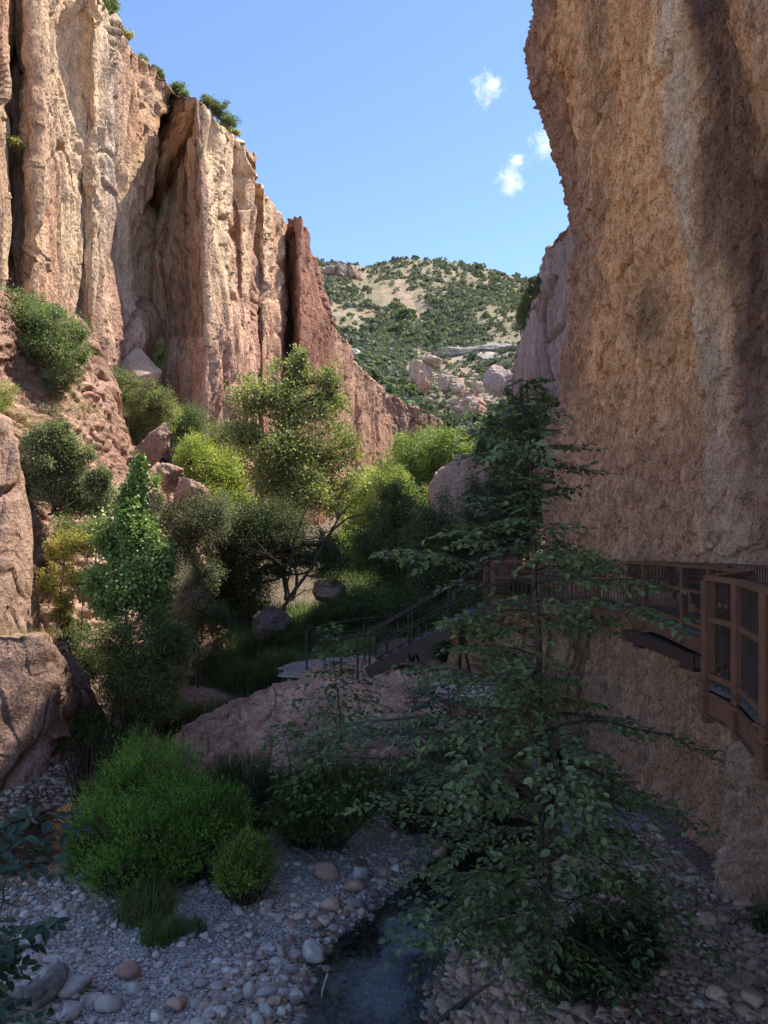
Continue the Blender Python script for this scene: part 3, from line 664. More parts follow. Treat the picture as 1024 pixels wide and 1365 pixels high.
def shrub(name, label, foot, domes, n=2500, leaves=10, L=.03, W=.012, sprig=.22, c1=(.03, .07, .02), c2=(.07, .13, .03), seed=0, cat='shrub', group=None, mat='leaf', up=.7, stem=.012, inner=.35, hang=0.):
    """domes (px, py centre, rx px, ry px, D): leafy sprigs rising all over rounded mounds"""
    r = np.random.default_rng(seed+2000); D = foot[1]; fx = (foot[0]-CX)*D/F; fz = foot[2] if len(foot) > 2 else gz(fx, D)
    base = np.array([fx, D, fz]); S = []; O = []; CT = []
    area = np.array([d[2]*d[3]*(d[4]/D)**2 for d in domes], float); nk = (n*area/area.sum()).astype(int)
    for d, m in zip(domes, nk):
        c = at(d[0], d[1], d[4])-base; R = np.array([d[2]*d[4]/F, d[2]*d[4]/F*.85, d[3]*d[4]/F])
        v = unit(r.normal(size=(m, 3))); v[:, 2] = np.where(v[:, 2] < -.55, -v[:, 2], v[:, 2])
        rad = 1-inner*r.random(m)**1.6+.22*r.random(m)**9
        lump = 1+.30*fbm(v*2.1+seed*3+d[0], 3)+.14*vnoise(v*6+seed)
        S.append(c+v*R*(rad*lump)[:, None]); O.append(v); CT.append(np.broadcast_to(c, (m, 3)))
    S = np.concatenate(S); O = np.concatenate(O); m = len(S)
    dirs = unit(O*.8+np.array([0, 0, up])+r.normal(size=(m, 3))*.3); ln = sprig*r.uniform(.5, 1.4, m)
    start = S-dirs*ln[:, None]*.5
    t = np.linspace(.05, 1, leaves)[None, :]
    bend = r.normal(size=(m, 3))*.12-np.array([0, 0, hang])
    P = start[:, None]+(dirs*ln[:, None])[:, None]*t[..., None]+(bend*ln[:, None])[:, None]*(t**2)[..., None]
    tv = r.normal(size=(m, leaves, 3)); A = unit(dirs[:, None]*.7+tv*.75); Nn = unit(tv[..., ::-1]+np.array([0, 0, .8]))
    nl = m*leaves; Ls = L*r.uniform(.6, 1.3, nl)
    dryk = np.repeat(r.random(m) < .035, leaves)
    cvs = np.clip(.5+.9*fbm(S*2.2+seed, 2)+.25*r.normal(size=m), -.1, 1.2)
    cc = mixc(c1, c2, np.repeat(cvs, leaves))*1.75*r.uniform(.78, 1.22, nl)[:, None]
    cc[dryk] = np.array([.30, .24, .12])
    V, Fc, cc = leafmesh(P.reshape(-1, 3), A.reshape(-1, 3), Nn.reshape(-1, 3), Ls, Ls*W/L, cc)
    e = empty(name, tuple(base)); tag(e, label, cat, group, 'thing')
    ks = r.permutation(m)[:min(m, 260)]; T = np.stack([curvy(np.array([r.normal()*.06, r.normal()*.06, -.03])+np.array([S[k][0], S[k][1], 0])*.35, S[k], 5, .05, r) for k in ks])
    V2, F2 = tubes(T, np.tile(np.linspace(stem, stem*.3, 5), (len(ks), 1)), 4)
    k2 = r.permutation(m)[:min(m, 3000)]
    T2 = np.stack([start[k2], start[k2]+dirs[k2]*ln[k2][:, None]*.5, start[k2]+dirs[k2]*ln[k2][:, None]], 1)
    V3, F3 = tubes(T2, np.full((len(k2), 3), .0018), 3)
    mb = MB(); mb.add(V2, F2); mb.add(V3, F3, np.array([.8, 1.1, .6]))
    obj('stems', mb.build('stems'), M['bark'], e)
    obj('foliage', mesh('foliage', V, Fc, cc, False), M[mat], e)
    return e
def grass(name, label, pts, h, w=.008, c1=(.05, .09, .03), c2=(.12, .15, .05), seed=0, kind=None, cat=None, lean=.35, seg=4):
    r = np.random.default_rng(seed+3000); n = len(pts); a = r.uniform(0, 2*pi, n)
    out = np.stack([np.cos(a), np.sin(a), a*0], -1); H = h*r.uniform(.5, 1.25, n)
    t = np.linspace(0, 1, seg)[None, :]
    le = lean*r.uniform(.2, 1.6, n)
    P = pts[:, None]+np.array([0, 0, 1])*(H[:, None]*t)[..., None]*(1-.35*(le[:, None]*t**2))[..., None]+out[:, None]*(H*le)[:, None, None]*(t**2)[..., None]
    S = np.stack([-out[:, 1], out[:, 0], out[:, 0]*0], -1)[:, None]*(w*(1-t**1.6)+.0008)[..., None]
    V = np.stack([P+S, P-S], 2).reshape(n, -1, 3)
    i = np.arange(n)[:, None, None]*seg*2+np.arange(seg-1)[None, :, None]*2+np.array([0, 1, 3, 2])
    cc = mixc(c1, c2, r.random(n))*r.uniform(.8, 1.2, n)[:, None]
    c0 = pts.mean(0)
    o = obj(name, mesh(name, V.reshape(-1, 3)-c0, i.reshape(-1, 4), np.repeat(cc, seg*2, 0), False), M['leaf'], None, tuple(c0))
    return tag(o, label, cat, None, kind)

GA = dict(c1=(.06, .08, .04), c2=(.15, .17, .09))          # grey green
BR = dict(c1=(.07, .11, .03), c2=(.16, .21, .06))            # bright green
YE = dict(c1=(.13, .17, .035), c2=(.24, .27, .06))             # yellow green
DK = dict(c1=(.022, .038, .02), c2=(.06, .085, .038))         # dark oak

# ---- middle distance trees
tree('sycamore_tree', 'tall airy sunlit tree standing before the foot of the red cliff', 'tree', (385, 34, 3.0),
     [(385, 500, 22, 26), (440, 500, 18, 22), (355, 545, 36, 30), (415, 550, 40, 34), (330, 590, 26, 26), (375, 600, 44, 34), (440, 600, 30, 34), (350, 640, 34, 26), (410, 650, 44, 32), (455, 660, 26, 26), (400, 480, 10, 18)], 190, 75, .13, .085, (.085, .105, .045), (.21, .23, .095), trunk=.13, seed=1, hexa=False, shell=.2, spread=.30, stems=2)
tree('yellow_green_tree', 'rounded bright yellow green tree beside the tall airy tree', 'tree', (300, 39, 3.6),
     [(290, 615, 40, 32), (262, 600, 26, 22), (320, 640, 24, 30), (300, 665, 36, 28), (255, 640, 22, 24)], 110, 110, .12, .06, **YE, trunk=.12, seed=2, spread=.24)
tree('oak_tree', 'broad dark shaded oak with dense leaves below the airy tree', 'tree', (330, 30, 2.0),
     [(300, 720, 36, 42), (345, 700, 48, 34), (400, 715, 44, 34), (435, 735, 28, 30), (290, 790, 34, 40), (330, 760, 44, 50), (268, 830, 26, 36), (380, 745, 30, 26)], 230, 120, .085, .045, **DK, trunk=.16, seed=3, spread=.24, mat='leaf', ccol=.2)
tree('oak_tree', 'grey green oak partly in sun leaning over the dark thicket', 'tree', (255, 27, 1.5),
     [(240, 700, 36, 36), (275, 690, 30, 34), (225, 740, 30, 34), (262, 745, 30, 34), (215, 690, 20, 24)], 130, 90, .075, .04, c1=(.04, .055, .03), c2=(.12, .13, .085), trunk=.09, seed=4, spread=.26, bark='bark_grey')
tree('cottonwood_tree', 'bright green rounded tree glowing in the sun behind the creek bend', 'tree', (575, 52, 4.0),
     [(590, 595, 34, 26), (555, 615, 36, 26), (620, 610, 24, 22), (530, 645, 30, 26), (585, 640, 40, 30), (625, 640, 26, 26)], 150, 100, .17, .10, **BR, trunk=.16, seed=5, spread=.26)
tree('cottonwood_tree', 'yellowish sunlit tree filling the gap right of the tall airy tree', 'tree', (495, 62, 5.0),
     [(485, 645, 28, 24), (515, 640, 20, 18), (470, 690, 34, 34), (505, 690, 30, 34), (460, 740, 30, 30), (490, 735, 26, 28)], 130, 90, .2, .11, c1=(.13, .17, .03), c2=(.30, .33, .07), trunk=.16, seed=6, spread=.28)
tree('willow_tree', 'darker green tree with a slim straight trunk beside the rocks', 'tree', (522, 31, 2.4),
     [(522, 650, 16, 22), (515, 690, 26, 28), (545, 705, 26, 26), (510, 735, 36, 28), (550, 745, 30, 28), (525, 775, 38, 28), (570, 780, 24, 22), (540, 670, 18, 18)], 140, 75, .10, .05, c1=(.025, .045, .02), c2=(.075, .10, .035), trunk=.07, seed=7, spread=.30, shell=.2)
tree('ash_tree', 'dark leafy tree at the end of the walkway against the bright gap', 'tree', (600, 26, 1.9),
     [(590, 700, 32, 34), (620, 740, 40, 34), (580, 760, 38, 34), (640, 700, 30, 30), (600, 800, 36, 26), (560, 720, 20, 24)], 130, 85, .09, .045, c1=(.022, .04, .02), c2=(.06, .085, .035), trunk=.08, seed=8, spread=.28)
tree('dark_oak', 'dark evergreen oak crowding the foot of the far purple cliff', 'tree', (705, 27, 2.2),
     [(680, 570, 26, 28), (715, 560, 20, 36), (700, 620, 34, 40), (735, 600, 14, 40), (670, 640, 30, 34), (705, 690, 34, 40), (668, 710, 28, 34), (730, 545, 12, 24), (650, 600, 18, 22), (640, 660, 22, 26), (690, 535, 14, 18), (655, 560, 10, 12)], 200, 100, .08, .04, **DK, trunk=.12, seed=9, spread=.25, ccol=.2)
# leaning dead tree
def deadtree(label, name, foot, paths, seed, rad=.09, mat='bark'):
    r = np.random.default_rng(seed); D = foot[1]; b = at(foot[0], foot[2], D); mb = MB(); ends = []
    for k, p in enumerate(paths):
        q = np.array([at(x, y, D+dd) for x, y, dd in p])-b; u = np.linspace(0, 1, len(q)); t = np.linspace(0, 1, 16)
        Q = np.stack([np.interp(t, u, q[:, j]) for j in range(3)], -1)+r.normal(size=(16, 3))*.02
        rr = rad*(1 if k == 0 else .5 if k < 3 else .3); mb.tube(Q, np.linspace(rr, rr*.25, 16), 6); ends.append(Q)
    T = []
    for i in range(110):
        Q = ends[r.integers(len(ends))]; s = Q[r.integers(6, 16)]; T.append(curvy(s, s+r.normal(size=3)*np.array([.4, .4, .35])*rad*6+np.array([0, 0, .05]), 5, .12, r))
    V, Fc = tubes(np.array(T), np.tile(np.linspace(rad*.12, .003, 5), (len(T), 1)), 4)
    e = empty(name, tuple(b)); tag(e, label, 'dead tree', None, 'thing')
    mb.add(V, Fc); obj('trunk', mb.build('trunk'), M[mat], e)
    return e
deadtree('bare leaning tree with forked dark branches in front of the dark oak', 'dead_tree', (364, 28.5, 850),
         [[(364, 850, 0), (372, 828, 0), (380, 805, 0), (402, 775, 0), (422, 745, 0), (440, 710, .3), (462, 692, .5), (486, 684, .5)], [(440, 710, .3), (452, 690, .3), (470, 668, .3)], [(380, 800, 0), (386, 755, 0), (395, 710, .3), (408, 680, .3), (420, 655, .5)],
          [(385, 760, 0), (362, 742, -.3), (340, 720, -.4), (330, 700, -.4)], [(430, 725, .2), (424, 700, .2), (426, 660, .2)], [(378, 808, 0), (402, 790, -.3), (430, 780, -.4)], [(362, 742, -.3), (345, 735, -.3), (322, 742, -.5)]], 5, .10)
# ---- left ledge
tree('juniper_tree', 'spreading juniper with dark limbs on the ledge under the cream wall', 'tree', (22, 25.5, 10.6),
     [(20, 425, 40, 26), (-20, 440, 36, 34), (60, 435, 36, 24), (70, 470, 34, 22), (100, 475, 20, 22), (30, 460, 30, 20), (-30, 400, 30, 20), (105, 455, 14, 16)], 190, 100, .085, .04, c1=(.05, .075, .03), c2=(.13, .17, .07), trunk=.11, seed=11, spread=.26, shell=.3, bark='bark_grey', stems=3)
tree('scrub_oak', 'dark rounded bush directly below the spreading juniper', 'shrub', (60, 25, 10.2), [(75, 505, 26, 20), (50, 515, 22, 16), (95, 500, 14, 14), (20, 515, 18, 16)], 60, 90, .05, .028, **GA, trunk=.05, seed=12)
tree('scrub_bush', 'yellowish bush at the very edge below the juniper', 'shrub', (0, 22, 9.0), [(5, 530, 22, 22), (-20, 545, 20, 20)], 30, 90, .05, .025, c1=(.12, .14, .03), c2=(.22, .24, .08), trunk=.04, seed=13)
tree('manzanita_bush', 'big grey green bush on the lower part of the red slope', 'shrub', (75, 21.5, 6.6),
     [(60, 600, 32, 26), (95, 615, 30, 30), (50, 650, 34, 30), (100, 655, 34, 28), (75, 575, 20, 14), (128, 640, 16, 20)], 190, 110, .07, .04, **GA, trunk=.05, seed=14, stems=3, spread=.24)
tree('brush', 'straw coloured dry bush growing above the big grey green bush', 'shrub', (40, 23, 8.0), [(40, 555, 44, 16), (100, 545, 30, 14)], 50, 40, .06, .012, c1=(.14, .12, .06), c2=(.28, .24, .14), trunk=.03, seed=15, stems=4)
tree('mountain_mahogany', 'leafy olive bush behind the crest of the red spur', 'shrub', (175, 33, 8.2),
     [(165, 520, 26, 22), (195, 530, 28, 24), (215, 550, 20, 22), (175, 555, 26, 22), (190, 580, 20, 20)], 110, 90, .07, .04, c1=(.06, .08, .035), c2=(.16, .18, .08), trunk=.07, seed=16, stems=3)
tree('scrub_oak', 'round dark green bush between the cliff foot and the yellow tree', 'shrub', (255, 40, 7.5), [(255, 562, 24, 20), (240, 575, 16, 16)], 40, 90, .09, .05, c1=(.04, .07, .03), c2=(.09, .12, .05), trunk=.06, seed=17)
tree('scrub_bush', 'small lime green bush under the cliff cleft', 'shrub', (226, 37, 8.3), [(226, 550, 14, 20)], 16, 90, .08, .04, **YE, trunk=.04, seed=18)
tree('scrub_bush', 'low green hedge of bushes along the foot of the red cliff', 'shrub', (330, 44, 6.5), [(300, 580, 26, 16), (330, 592, 26, 20), (275, 590, 20, 14)], 50, 90, .1, .05, c1=(.05, .08, .03), c2=(.12, .16, .05), trunk=.05, seed=19)
tree('crevice_bush', 'little green bush growing out of the cliff cleft', 'shrub', (214, 57, 20.3), [(214, 472, 7, 14)], 10, 60, .12, .07, c1=(.07, .11, .03), c2=(.16, .2, .06), trunk=.04, seed=20)
# ---- left foreground thicket
tree('cottonwood_sapling', 'upright bright green cottonwood sapling with sunlit top', 'tree', (165, 18.6, .25),
     [(185, 655, 18, 26), (175, 700, 26, 30), (150, 735, 24, 30), (195, 740, 30, 34), (170, 780, 36, 30), (205, 800, 28, 30), (140, 800, 22, 26), (182, 640, 8, 16)], 190, 60, .085, .075, (.065, .11, .03), (.15, .22, .06), mat='leaf_gloss', trunk=.06, seed=21, stems=3, hexa=True, spread=.3, shell=.2)
tree('willow_thicket', 'tangled shaded green thicket below the cottonwood sapling', 'shrub', (185, 18.2, .2),
     [(165, 850, 42, 34), (215, 850, 34, 36), (190, 900, 44, 34), (150, 910, 24, 34), (225, 910, 30, 32), (190, 950, 40, 26), (235, 870, 18, 30)], 240, 70, .06, .03, c1=(.035, .055, .02), c2=(.09, .12, .035), trunk=.035, seed=22, stems=6, spread=.3, shell=.2)
tree('yellow_bush', 'yellow leaved bush catching sun beside the square block', 'shrub', (85, 18.8, .9),
     [(92, 732, 22, 20), (62, 770, 14, 22), (108, 768, 22, 22), (78, 806, 18, 18), (120, 728, 12, 12), (70, 735, 12, 12)], 80, 70, .05, .034, c1=(.13, .13, .03), c2=(.28, .25, .05), trunk=.03, seed=23, stems=4, spread=.26)
tree('hackberry_bush', 'olive green bush on the slope above the yellow bush', 'shrub', (110, 20, 4.4), [(120, 700, 24, 18), (85, 705, 20, 14)], 34, 80, .045, .025, c1=(.07, .09, .03), c2=(.15, .17, .07), trunk=.03, seed=24)
tree('dry_shrub', 'grey twiggy half dead shrub hanging beside the thicket', 'shrub', (245, 22, 2.0), [(240, 770, 28, 26), (262, 800, 24, 24), (232, 810, 20, 20)], 90, 26, .04, .014, c1=(.14, .11, .09), c2=(.25, .21, .18), trunk=.035, seed=25, bark='bark_grey', stems=5, shell=.1)
shrub('low_bush', 'low dark leafy bush at the waterline beside the square block', (120, 17.2), [(100, 985, 26, 16, 17.2), (145, 985, 28, 18, 17.2), (120, 965, 20, 14, 17.5), (180, 985, 20, 14, 17.4)], 900, 10, .05, .028, .2, (.025, .045, .015), (.06, .09, .025), seed=31)
shrub('low_bush', 'shadowy fern like bush growing against the flat topped boulder', (270, 20.3), [(290, 985, 0, 0, 19)] and [(215, 965, 26, 20, 19.5), (255, 960, 22, 16, 20)], 700, 10, .05, .02, .22, (.03, .05, .02), (.07, .10, .03), seed=32)
# ---- the green mound in the stream bed
MG = dict(L=.034, W=.013, c1=(.06, .12, .02), c2=(.15, .26, .04), up=.55)
shrub('green_mound_shrub', 'tall rounded bright green shrub at the back of the gravel bar', (205, 14.2), [(205, 1045, 66, 58, 14.2), (150, 1075, 44, 46, 13.8), (230, 1075, 50, 46, 13.8)], 4300, 13, **MG, sprig=.26, seed=41, group='fine leaved green shrubs on the gravel bar')
shrub('green_mound_shrub', 'broad dark green front shrub on the pale gravel', (165, 12.6), [(140, 1130, 50, 62, 12.8), (190, 1125, 54, 60, 12.7), (165, 1165, 50, 40, 12.3), (112, 1145, 26, 44, 12.8)], 4200, 13, L=.034, W=.013, c1=(.045, .10, .02), c2=(.12, .22, .035), up=.55, sprig=.24, seed=42, group='fine leaved green shrubs on the gravel bar')
shrub('green_mound_shrub', 'bright green shrub spreading toward the narrow gravel channel', (270, 13.2), [(265, 1090, 52, 46, 13.4), (300, 1100, 36, 44, 13.4), (250, 1120, 44, 40, 13.0), (225, 1150, 36, 34, 12.7)], 3800, 13, **MG, sprig=.26, seed=43, group='fine leaved green shrubs on the gravel bar')
shrub('green_mound_shrub', 'smallest yellow green shrub alone on the gravel bar', (330, 12.3), [(330, 1155, 38, 40, 12.4), (315, 1170, 26, 28, 12.2)], 1500, 13, L=.034, W=.012, c1=(.08, .13, .02), c2=(.19, .26, .04), up=.6, sprig=.24, seed=44, group='fine leaved green shrubs on the gravel bar')
def patchpts(px0, px1, D0, D1, n, seed, edge=1.):
    r = np.random.default_rng(seed+50); D = r.uniform(D0, D1, n); px = r.uniform(px0, px1, n); X = (px-CX)*D/F
    return np.stack([X, D, G(X, D)], -1)
def tuft(px, D, rad, n, seed):
    r = np.random.default_rng(seed+70); a = r.uniform(0, 2*pi, n); q = rad*np.sqrt(r.random(n)); X = (px-CX)*D/F+q*np.cos(a); Y = D+q*np.sin(a)
    return np.stack([X, Y, G(X, Y)], -1)
grass('grass_tuft', 'long green and straw grass tuft in front of the mounds', tuft(195, 11.8, .42, 900, 1), .5, .006, (.06, .10, .02), (.19, .19, .08), 1, cat='grass tuft', lean=.7)
grass('grass_tuft', 'smaller green grass tuft nearest the bare pebbles', tuft(215, 11.1, .3, 520, 2), .36, .005, (.05, .10, .02), (.14, .17, .05), 2, cat='grass tuft', lean=.7)
grass('grass_tuft', 'short sparse grass tuft between the two front shrubs', tuft(255, 11.3, .22, 200, 3), .25, .005, (.05, .09, .02), (.12, .15, .05), 3, cat='grass tuft', lean=.6)
grass('grass_tuft', 'dry grass fringe on top of the square block', np.stack([np.random.default_rng(5).uniform(-8.6, -6.9, 300), np.random.default_rng(6).uniform(15.6, 16.9, 300), np.full(300, 3.75)], -1), .28, .005, (.12, .12, .04), (.28, .24, .12), 4, cat='grass tuft', lean=.8)
# horsetail meadow
grass('grass', 'shaded green horsetails covering the bank behind the boulder', patchpts(225, 500, 22.3, 34, 22000, 3), .62, .012, (.10, .17, .07), (.20, .28, .12), 5, kind='stuff', lean=.35, seg=3)
shrub('horsetail_clump', 'dense round horsetail clump beside the flat topped boulder', (335, 24), [(330, 905, 40, 22, 23.6), (370, 890, 30, 22, 23.6), (290, 890, 26, 20, 24.5)], 2200, 9, .07, .012, .35, (.045, .085, .03), (.10, .15, .055), seed=51, up=1.5)
shrub('horsetail_clump', 'second horsetail clump further up under the dark oak', (320, 27), [(300, 865, 46, 20, 27), (355, 860, 34, 18, 27), (395, 850, 26, 18, 28), (445, 820, 36, 20, 31)], 2200, 9, .08, .013, .38, (.045, .09, .035), (.11, .16, .06), seed=52, up=1.5)
tree('creekside_bush', 'sunlit yellow green bush behind the leaning dead tree', 'shrub', (465, 44, 3.6), [(465, 735, 30, 24), (495, 750, 26, 22), (440, 765, 26, 22), (480, 780, 24, 18)], 90, 90, .11, .06, c1=(.10, .15, .03), c2=(.22, .27, .07), trunk=.05, seed=81)
tree('creekside_bush', 'dim green bush at the far end of the horsetails', 'shrub', (500, 30, 2.0), [(490, 800, 34, 24), (530, 810, 30, 24), (460, 810, 24, 18), (560, 830, 26, 20)], 110, 90, .075, .04, c1=(.04, .07, .025), c2=(.09, .13, .05), trunk=.04, seed=82)
tree('creekside_bush', 'dark bush under the far end of the walkway stairs', 'shrub', (640, 23.5, 1.5), [(620, 820, 34, 28), (660, 850, 34, 28), (600, 860, 26, 20)], 110, 90, .07, .04, c1=(.025, .045, .02), c2=(.06, .09, .035), trunk=.04, seed=83)
grass('grass', 'dim weeds covering the ground between the creek and the bright trees', patchpts(430, 720, 25, 48, 14000, 9), .7, .02, (.06, .10, .035), (.14, .19, .07), 15, kind='stuff', lean=.4, seg=3)
tree('thicket_bush', 'dark tangled bush between the cottonwood sapling and the horsetails', 'shrub', (262, 23.2, .9), [(250, 800, 26, 34), (275, 830, 24, 30), (240, 850, 28, 26), (268, 780, 22, 22)], 120, 90, .06, .032, c1=(.025, .04, .02), c2=(.07, .09, .04), trunk=.04, seed=84)
tree('thicket_bush', 'shadowed leafy bush behind the edge of the square block', 'shrub', (95, 19.3, .9), [(95, 860, 22, 26), (115, 890, 22, 26), (85, 830, 14, 16)], 80, 90, .05, .028, c1=(.035, .055, .02), c2=(.09, .11, .04), trunk=.03, seed=85)
tree('creekside_tree', 'light green tree crowns massed behind the slim trunked tree', 'tree', (545, 44, 3.8), [(520, 640, 26, 24), (550, 665, 30, 28), (590, 680, 28, 26), (500, 690, 24, 26), (540, 710, 34, 28), (480, 715, 22, 24)], 150, 100, .12, .065, c1=(.07, .11, .03), c2=(.17, .21, .06), trunk=.1, seed=86)
# brush right of the mounds
shrub('willow_brush', 'feathery grey green brush at the foot of the long boulder', (330, 15.2), [(330, 1045, 40, 36, 15.2), (300, 1040, 22, 26, 15.4), (365, 1060, 30, 34, 15)], 1300, 12, .06, .010, .34, (.035, .06, .02), (.09, .12, .045), seed=53, up=.9, hang=.2)
shrub('willow_brush', 'yellowish green narrow leaved brush around the small maple sapling', (420, 14.4), [(400, 1075, 44, 40, 14.4), (450, 1080, 50, 42, 14.2), (430, 1040, 34, 34, 14.6), (480, 1060, 40, 40, 14.2), (380, 1100, 34, 24, 14)], 2300, 12, .075, .016, .34, (.04, .065, .015), (.10, .13, .03), seed=54, up=.6, hang=.5)
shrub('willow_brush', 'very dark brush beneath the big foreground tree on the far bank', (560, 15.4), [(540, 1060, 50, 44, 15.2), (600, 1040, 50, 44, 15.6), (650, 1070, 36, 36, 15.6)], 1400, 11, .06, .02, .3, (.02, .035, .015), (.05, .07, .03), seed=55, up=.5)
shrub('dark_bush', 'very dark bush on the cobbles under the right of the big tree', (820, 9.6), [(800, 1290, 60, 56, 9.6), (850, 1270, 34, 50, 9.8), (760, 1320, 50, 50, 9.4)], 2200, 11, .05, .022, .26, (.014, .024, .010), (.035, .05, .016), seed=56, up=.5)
shrub('creek_bush', 'small dark green plant at the right edge of the cobbles', (1020, 10.6), [(1022, 1232, 18, 16, 10.6)], 160, 10, .045, .025, .2, (.02, .04, .015), (.05, .08, .03), seed=57)
# trees on the cliff rim
for k, (px, D, z, l, lab) in enumerate([(243, 66, None, [(240, 120, 11, 9), (247, 128, 9, 7)], 'little tree with a thin trunk on the rim left of the buttress top'), (292, 64, None, [(284, 142, 12, 10), (300, 155, 15, 14), (276, 136, 8, 6), (306, 165, 10, 8)], 'largest rim tree, dark green, on the buttress top'),
                                   (214, 64, None, [(212, 101, 8, 7), (206, 96, 6, 6)], 'small bush on the rim just left of the cleft'), (188, 61, None, [(186, 80, 8, 7), (192, 86, 6, 5)], 'green bush on the rim halfway down the skyline'), (168, 58, None, [(166, 50, 8, 8), (160, 44, 6, 6)], 'straw green bush on the rim below the topmost tree'),
                                   (147, 56, None, [(145, 10, 9, 12), (150, 24, 6, 8), (142, -4, 9, 10)], 'dark tree at the very top edge of the rim'), (305, 66, None, [(312, 176, 8, 5), (296, 168, 8, 5)], 'pale brushy patch hanging under the largest rim tree'), (20, 44, None, [(18, 190, 7, 6)], 'pale bush clinging to the bare cream wall'),
                                   (396, 80, None, [(394, 440, 6, 6)], 'tiny bush growing in the crack beside the red pinnacle')]):
    tree('rim_tree' if k != 6 else 'rim_brush', lab, 'tree' if k in (0, 1, 5) else 'bush', (px, D, CZ-(l[0][1]+l[0][3]*1.5-HY)*D/F), l, 26 if k in (1,) else 16, 80, .16, .085, *(((.05, .075, .035), (.11, .14, .06)) if k not in (4, 6, 7) else ((.14, .14, .06), (.24, .22, .10))), trunk=.10, seed=60+k, shell=.2, spread=.28)
tree('cliff_bush', 'dark brush clinging to the shoulder of the far purple cliff', 'bush', (702, 98, 35), [(702, 405, 8, 16), (696, 425, 7, 16), (708, 385, 7, 10), (716, 375, 5, 5)], 40, 80, .2, .11, c1=(.05, .06, .03), c2=(.10, .12, .05), trunk=.1, seed=75, twigs=False)
tree('rim_tree', 'tiny flat topped tree on the skyline beside the purple cliff', 'tree', (712, 102, 39), [(711, 371, 6, 3), (714, 376, 5, 3)], 12, 60, .22, .12, c1=(.05, .07, .03), c2=(.1, .12, .05), trunk=.15, seed=76)

# ---- junipers on the mountain: 260 nearest as trees of their own, the rest one wood
def blobs(Pb, S, colr, r, nt=34):
    n = len(Pb); v = unit(r.normal(size=(n, nt, 3))); v[..., 2] = np.abs(v[..., 2])*1.1-.25
    Q = Pb[:, None]+v*S[:, None, None]*r.uniform(.55, 1.05, (n, nt, 1)); m = n*nt
    A = unit(r.normal(size=(m, 3))); N2 = unit(v.reshape(-1, 3)+r.normal(size=(m, 3))*.5)
    A = unit(A-N2*(A*N2).sum(-1, keepdims=True)); Ls = np.repeat(S, nt)*r.uniform(.55, .95, m)
    return leafmesh(Q.reshape(-1, 3)-A*Ls[:, None]*.5, A, N2, Ls, Ls*.8, np.repeat(colr, nt, 0)*r.uniform(.7, 1.25, (m, 1)))
r = np.random.default_rng(99); N0 = 42000
D0 = 130*(740/130)**r.random(N0); p0 = r.uniform(395, 740, N0); zz = mountain_z(p0, D0)
B = np.stack([(p0-CX)*D0/F, D0, zz], -1); bx, by = pix(B)
dens = .50+.7*fbm(B/np.array([30, 45, 60]), 3)
bare = np.zeros(N0)
for pts, wd in [([(505, 395), (530, 388), (562, 418)], 13), ([(600, 472), (690, 470)], 9), ([(455, 470), (475, 478)], 10), ([(560, 485), (600, 510), (650, 520), (600, 545)], 24), ([(480, 380), (500, 395)], 10), ([(600, 540), (650, 555)], 14), ([(640, 420), (690, 440)], 20), ([(440, 420), (490, 430)], 12)]:
    bare = np.maximum(bare, np.exp(-(polydist(bx, by, pts)/wd)**2))
thick = np.exp(-(polydist(bx, by, [(460, 495), (520, 500), (540, 560), (500, 530)])/34)**2)+.7*np.exp(-(polydist(bx, by, [(560, 440), (640, 400), (620, 440), (490, 450)])/22)**2)
keep = r.random(N0) < np.clip(dens*.30+.12+thick*.36-bare*.5, .05, 1); B = B[keep]; D0 = D0[keep]
S = np.where(D0 < 260, 1.15, np.where(D0 < 400, 1.6, 2.1))*np.exp(.38*r.normal(size=len(B)))*.9
B[:, 2] += S*.35
cb = mixc((.09, .11, .078), (.21, .225, .155), r.random(len(B))**.8)
order = np.argsort(D0/S)
near = order[:260]; rest = order[260:]
protos = []
for k in range(6):
    V, Fc, cc = blobs(np.zeros((9, 3))+r.normal(size=(9, 3))*np.array([.45, .45, .3]), np.full(9, .6), mixc((.09, .12, .06), (.19, .21, .11), r.random(9)), r, 40)
    me = mesh('juniper_bush', V, Fc, cc, False); me.materials.append(M['leaf_far']); protos.append(me)
for k, i in enumerate(near):
    o = bpy.data.objects.new('juniper_bush', protos[k % 6]); COL.objects.link(o); o.location = B[i]; s = S[i]*1.05; o.scale = (s, s, s*r.uniform(.8, 1.2)); o.rotation_euler = (0, 0, r.uniform(0, 6.28))
    tag(o, 'round juniper bush dotting the lower slope of the distant mountain', 'bush', 'junipers on the lower mountain slope', 'thing')
V, Fc, cc = blobs(B[rest], S[rest], cb[rest], r, 26)
o = obj('distant_woodland', mesh('distant_woodland', V, Fc, cc, False), M['leaf_far']); tag(o, 'green junipers covering the upper mountain', None, None, 'stuff')
print('mountain trees', len(B))
# ================================================================ walkway
DZ = 4.49                                             # deck height
outer = np.array([(3.0, 3.0), (2.75, 4.5), (2.97, 5.8), (3.26, 6.9), (3.26, 7.55), (4.55, 9.3), (5.05, 11.6), (5.45, 14.6), (5.62, 17.3), (5.2, 18.6), (3.9, 19.0), (2.75, 19.05)])
inner = np.array([(4.5, 3.0), (4.3, 4.3), (4.4, 5.3), (4.7, 6.7), (4.95, 7.6), (5.9, 8.7), (6.35, 11.3), (6.62, 14.4), (6.75, 17.9), (6.0, 19.9), (4.3, 20.4), (2.75, 20.4)])
def zd(y): return DZ-.023*max(0, y-8)
wk = empty('elevated_walkway', (4.2, 9.5, DZ)); tag(wk, 'rust brown steel walkway with baluster railings curving along the overhanging wall', 'walkway', None, 'thing')
W0 = np.array([4.2, 9.5, DZ])
def p3(p, h): return np.array([p[0], p[1], zd(p[1])+h])-W0
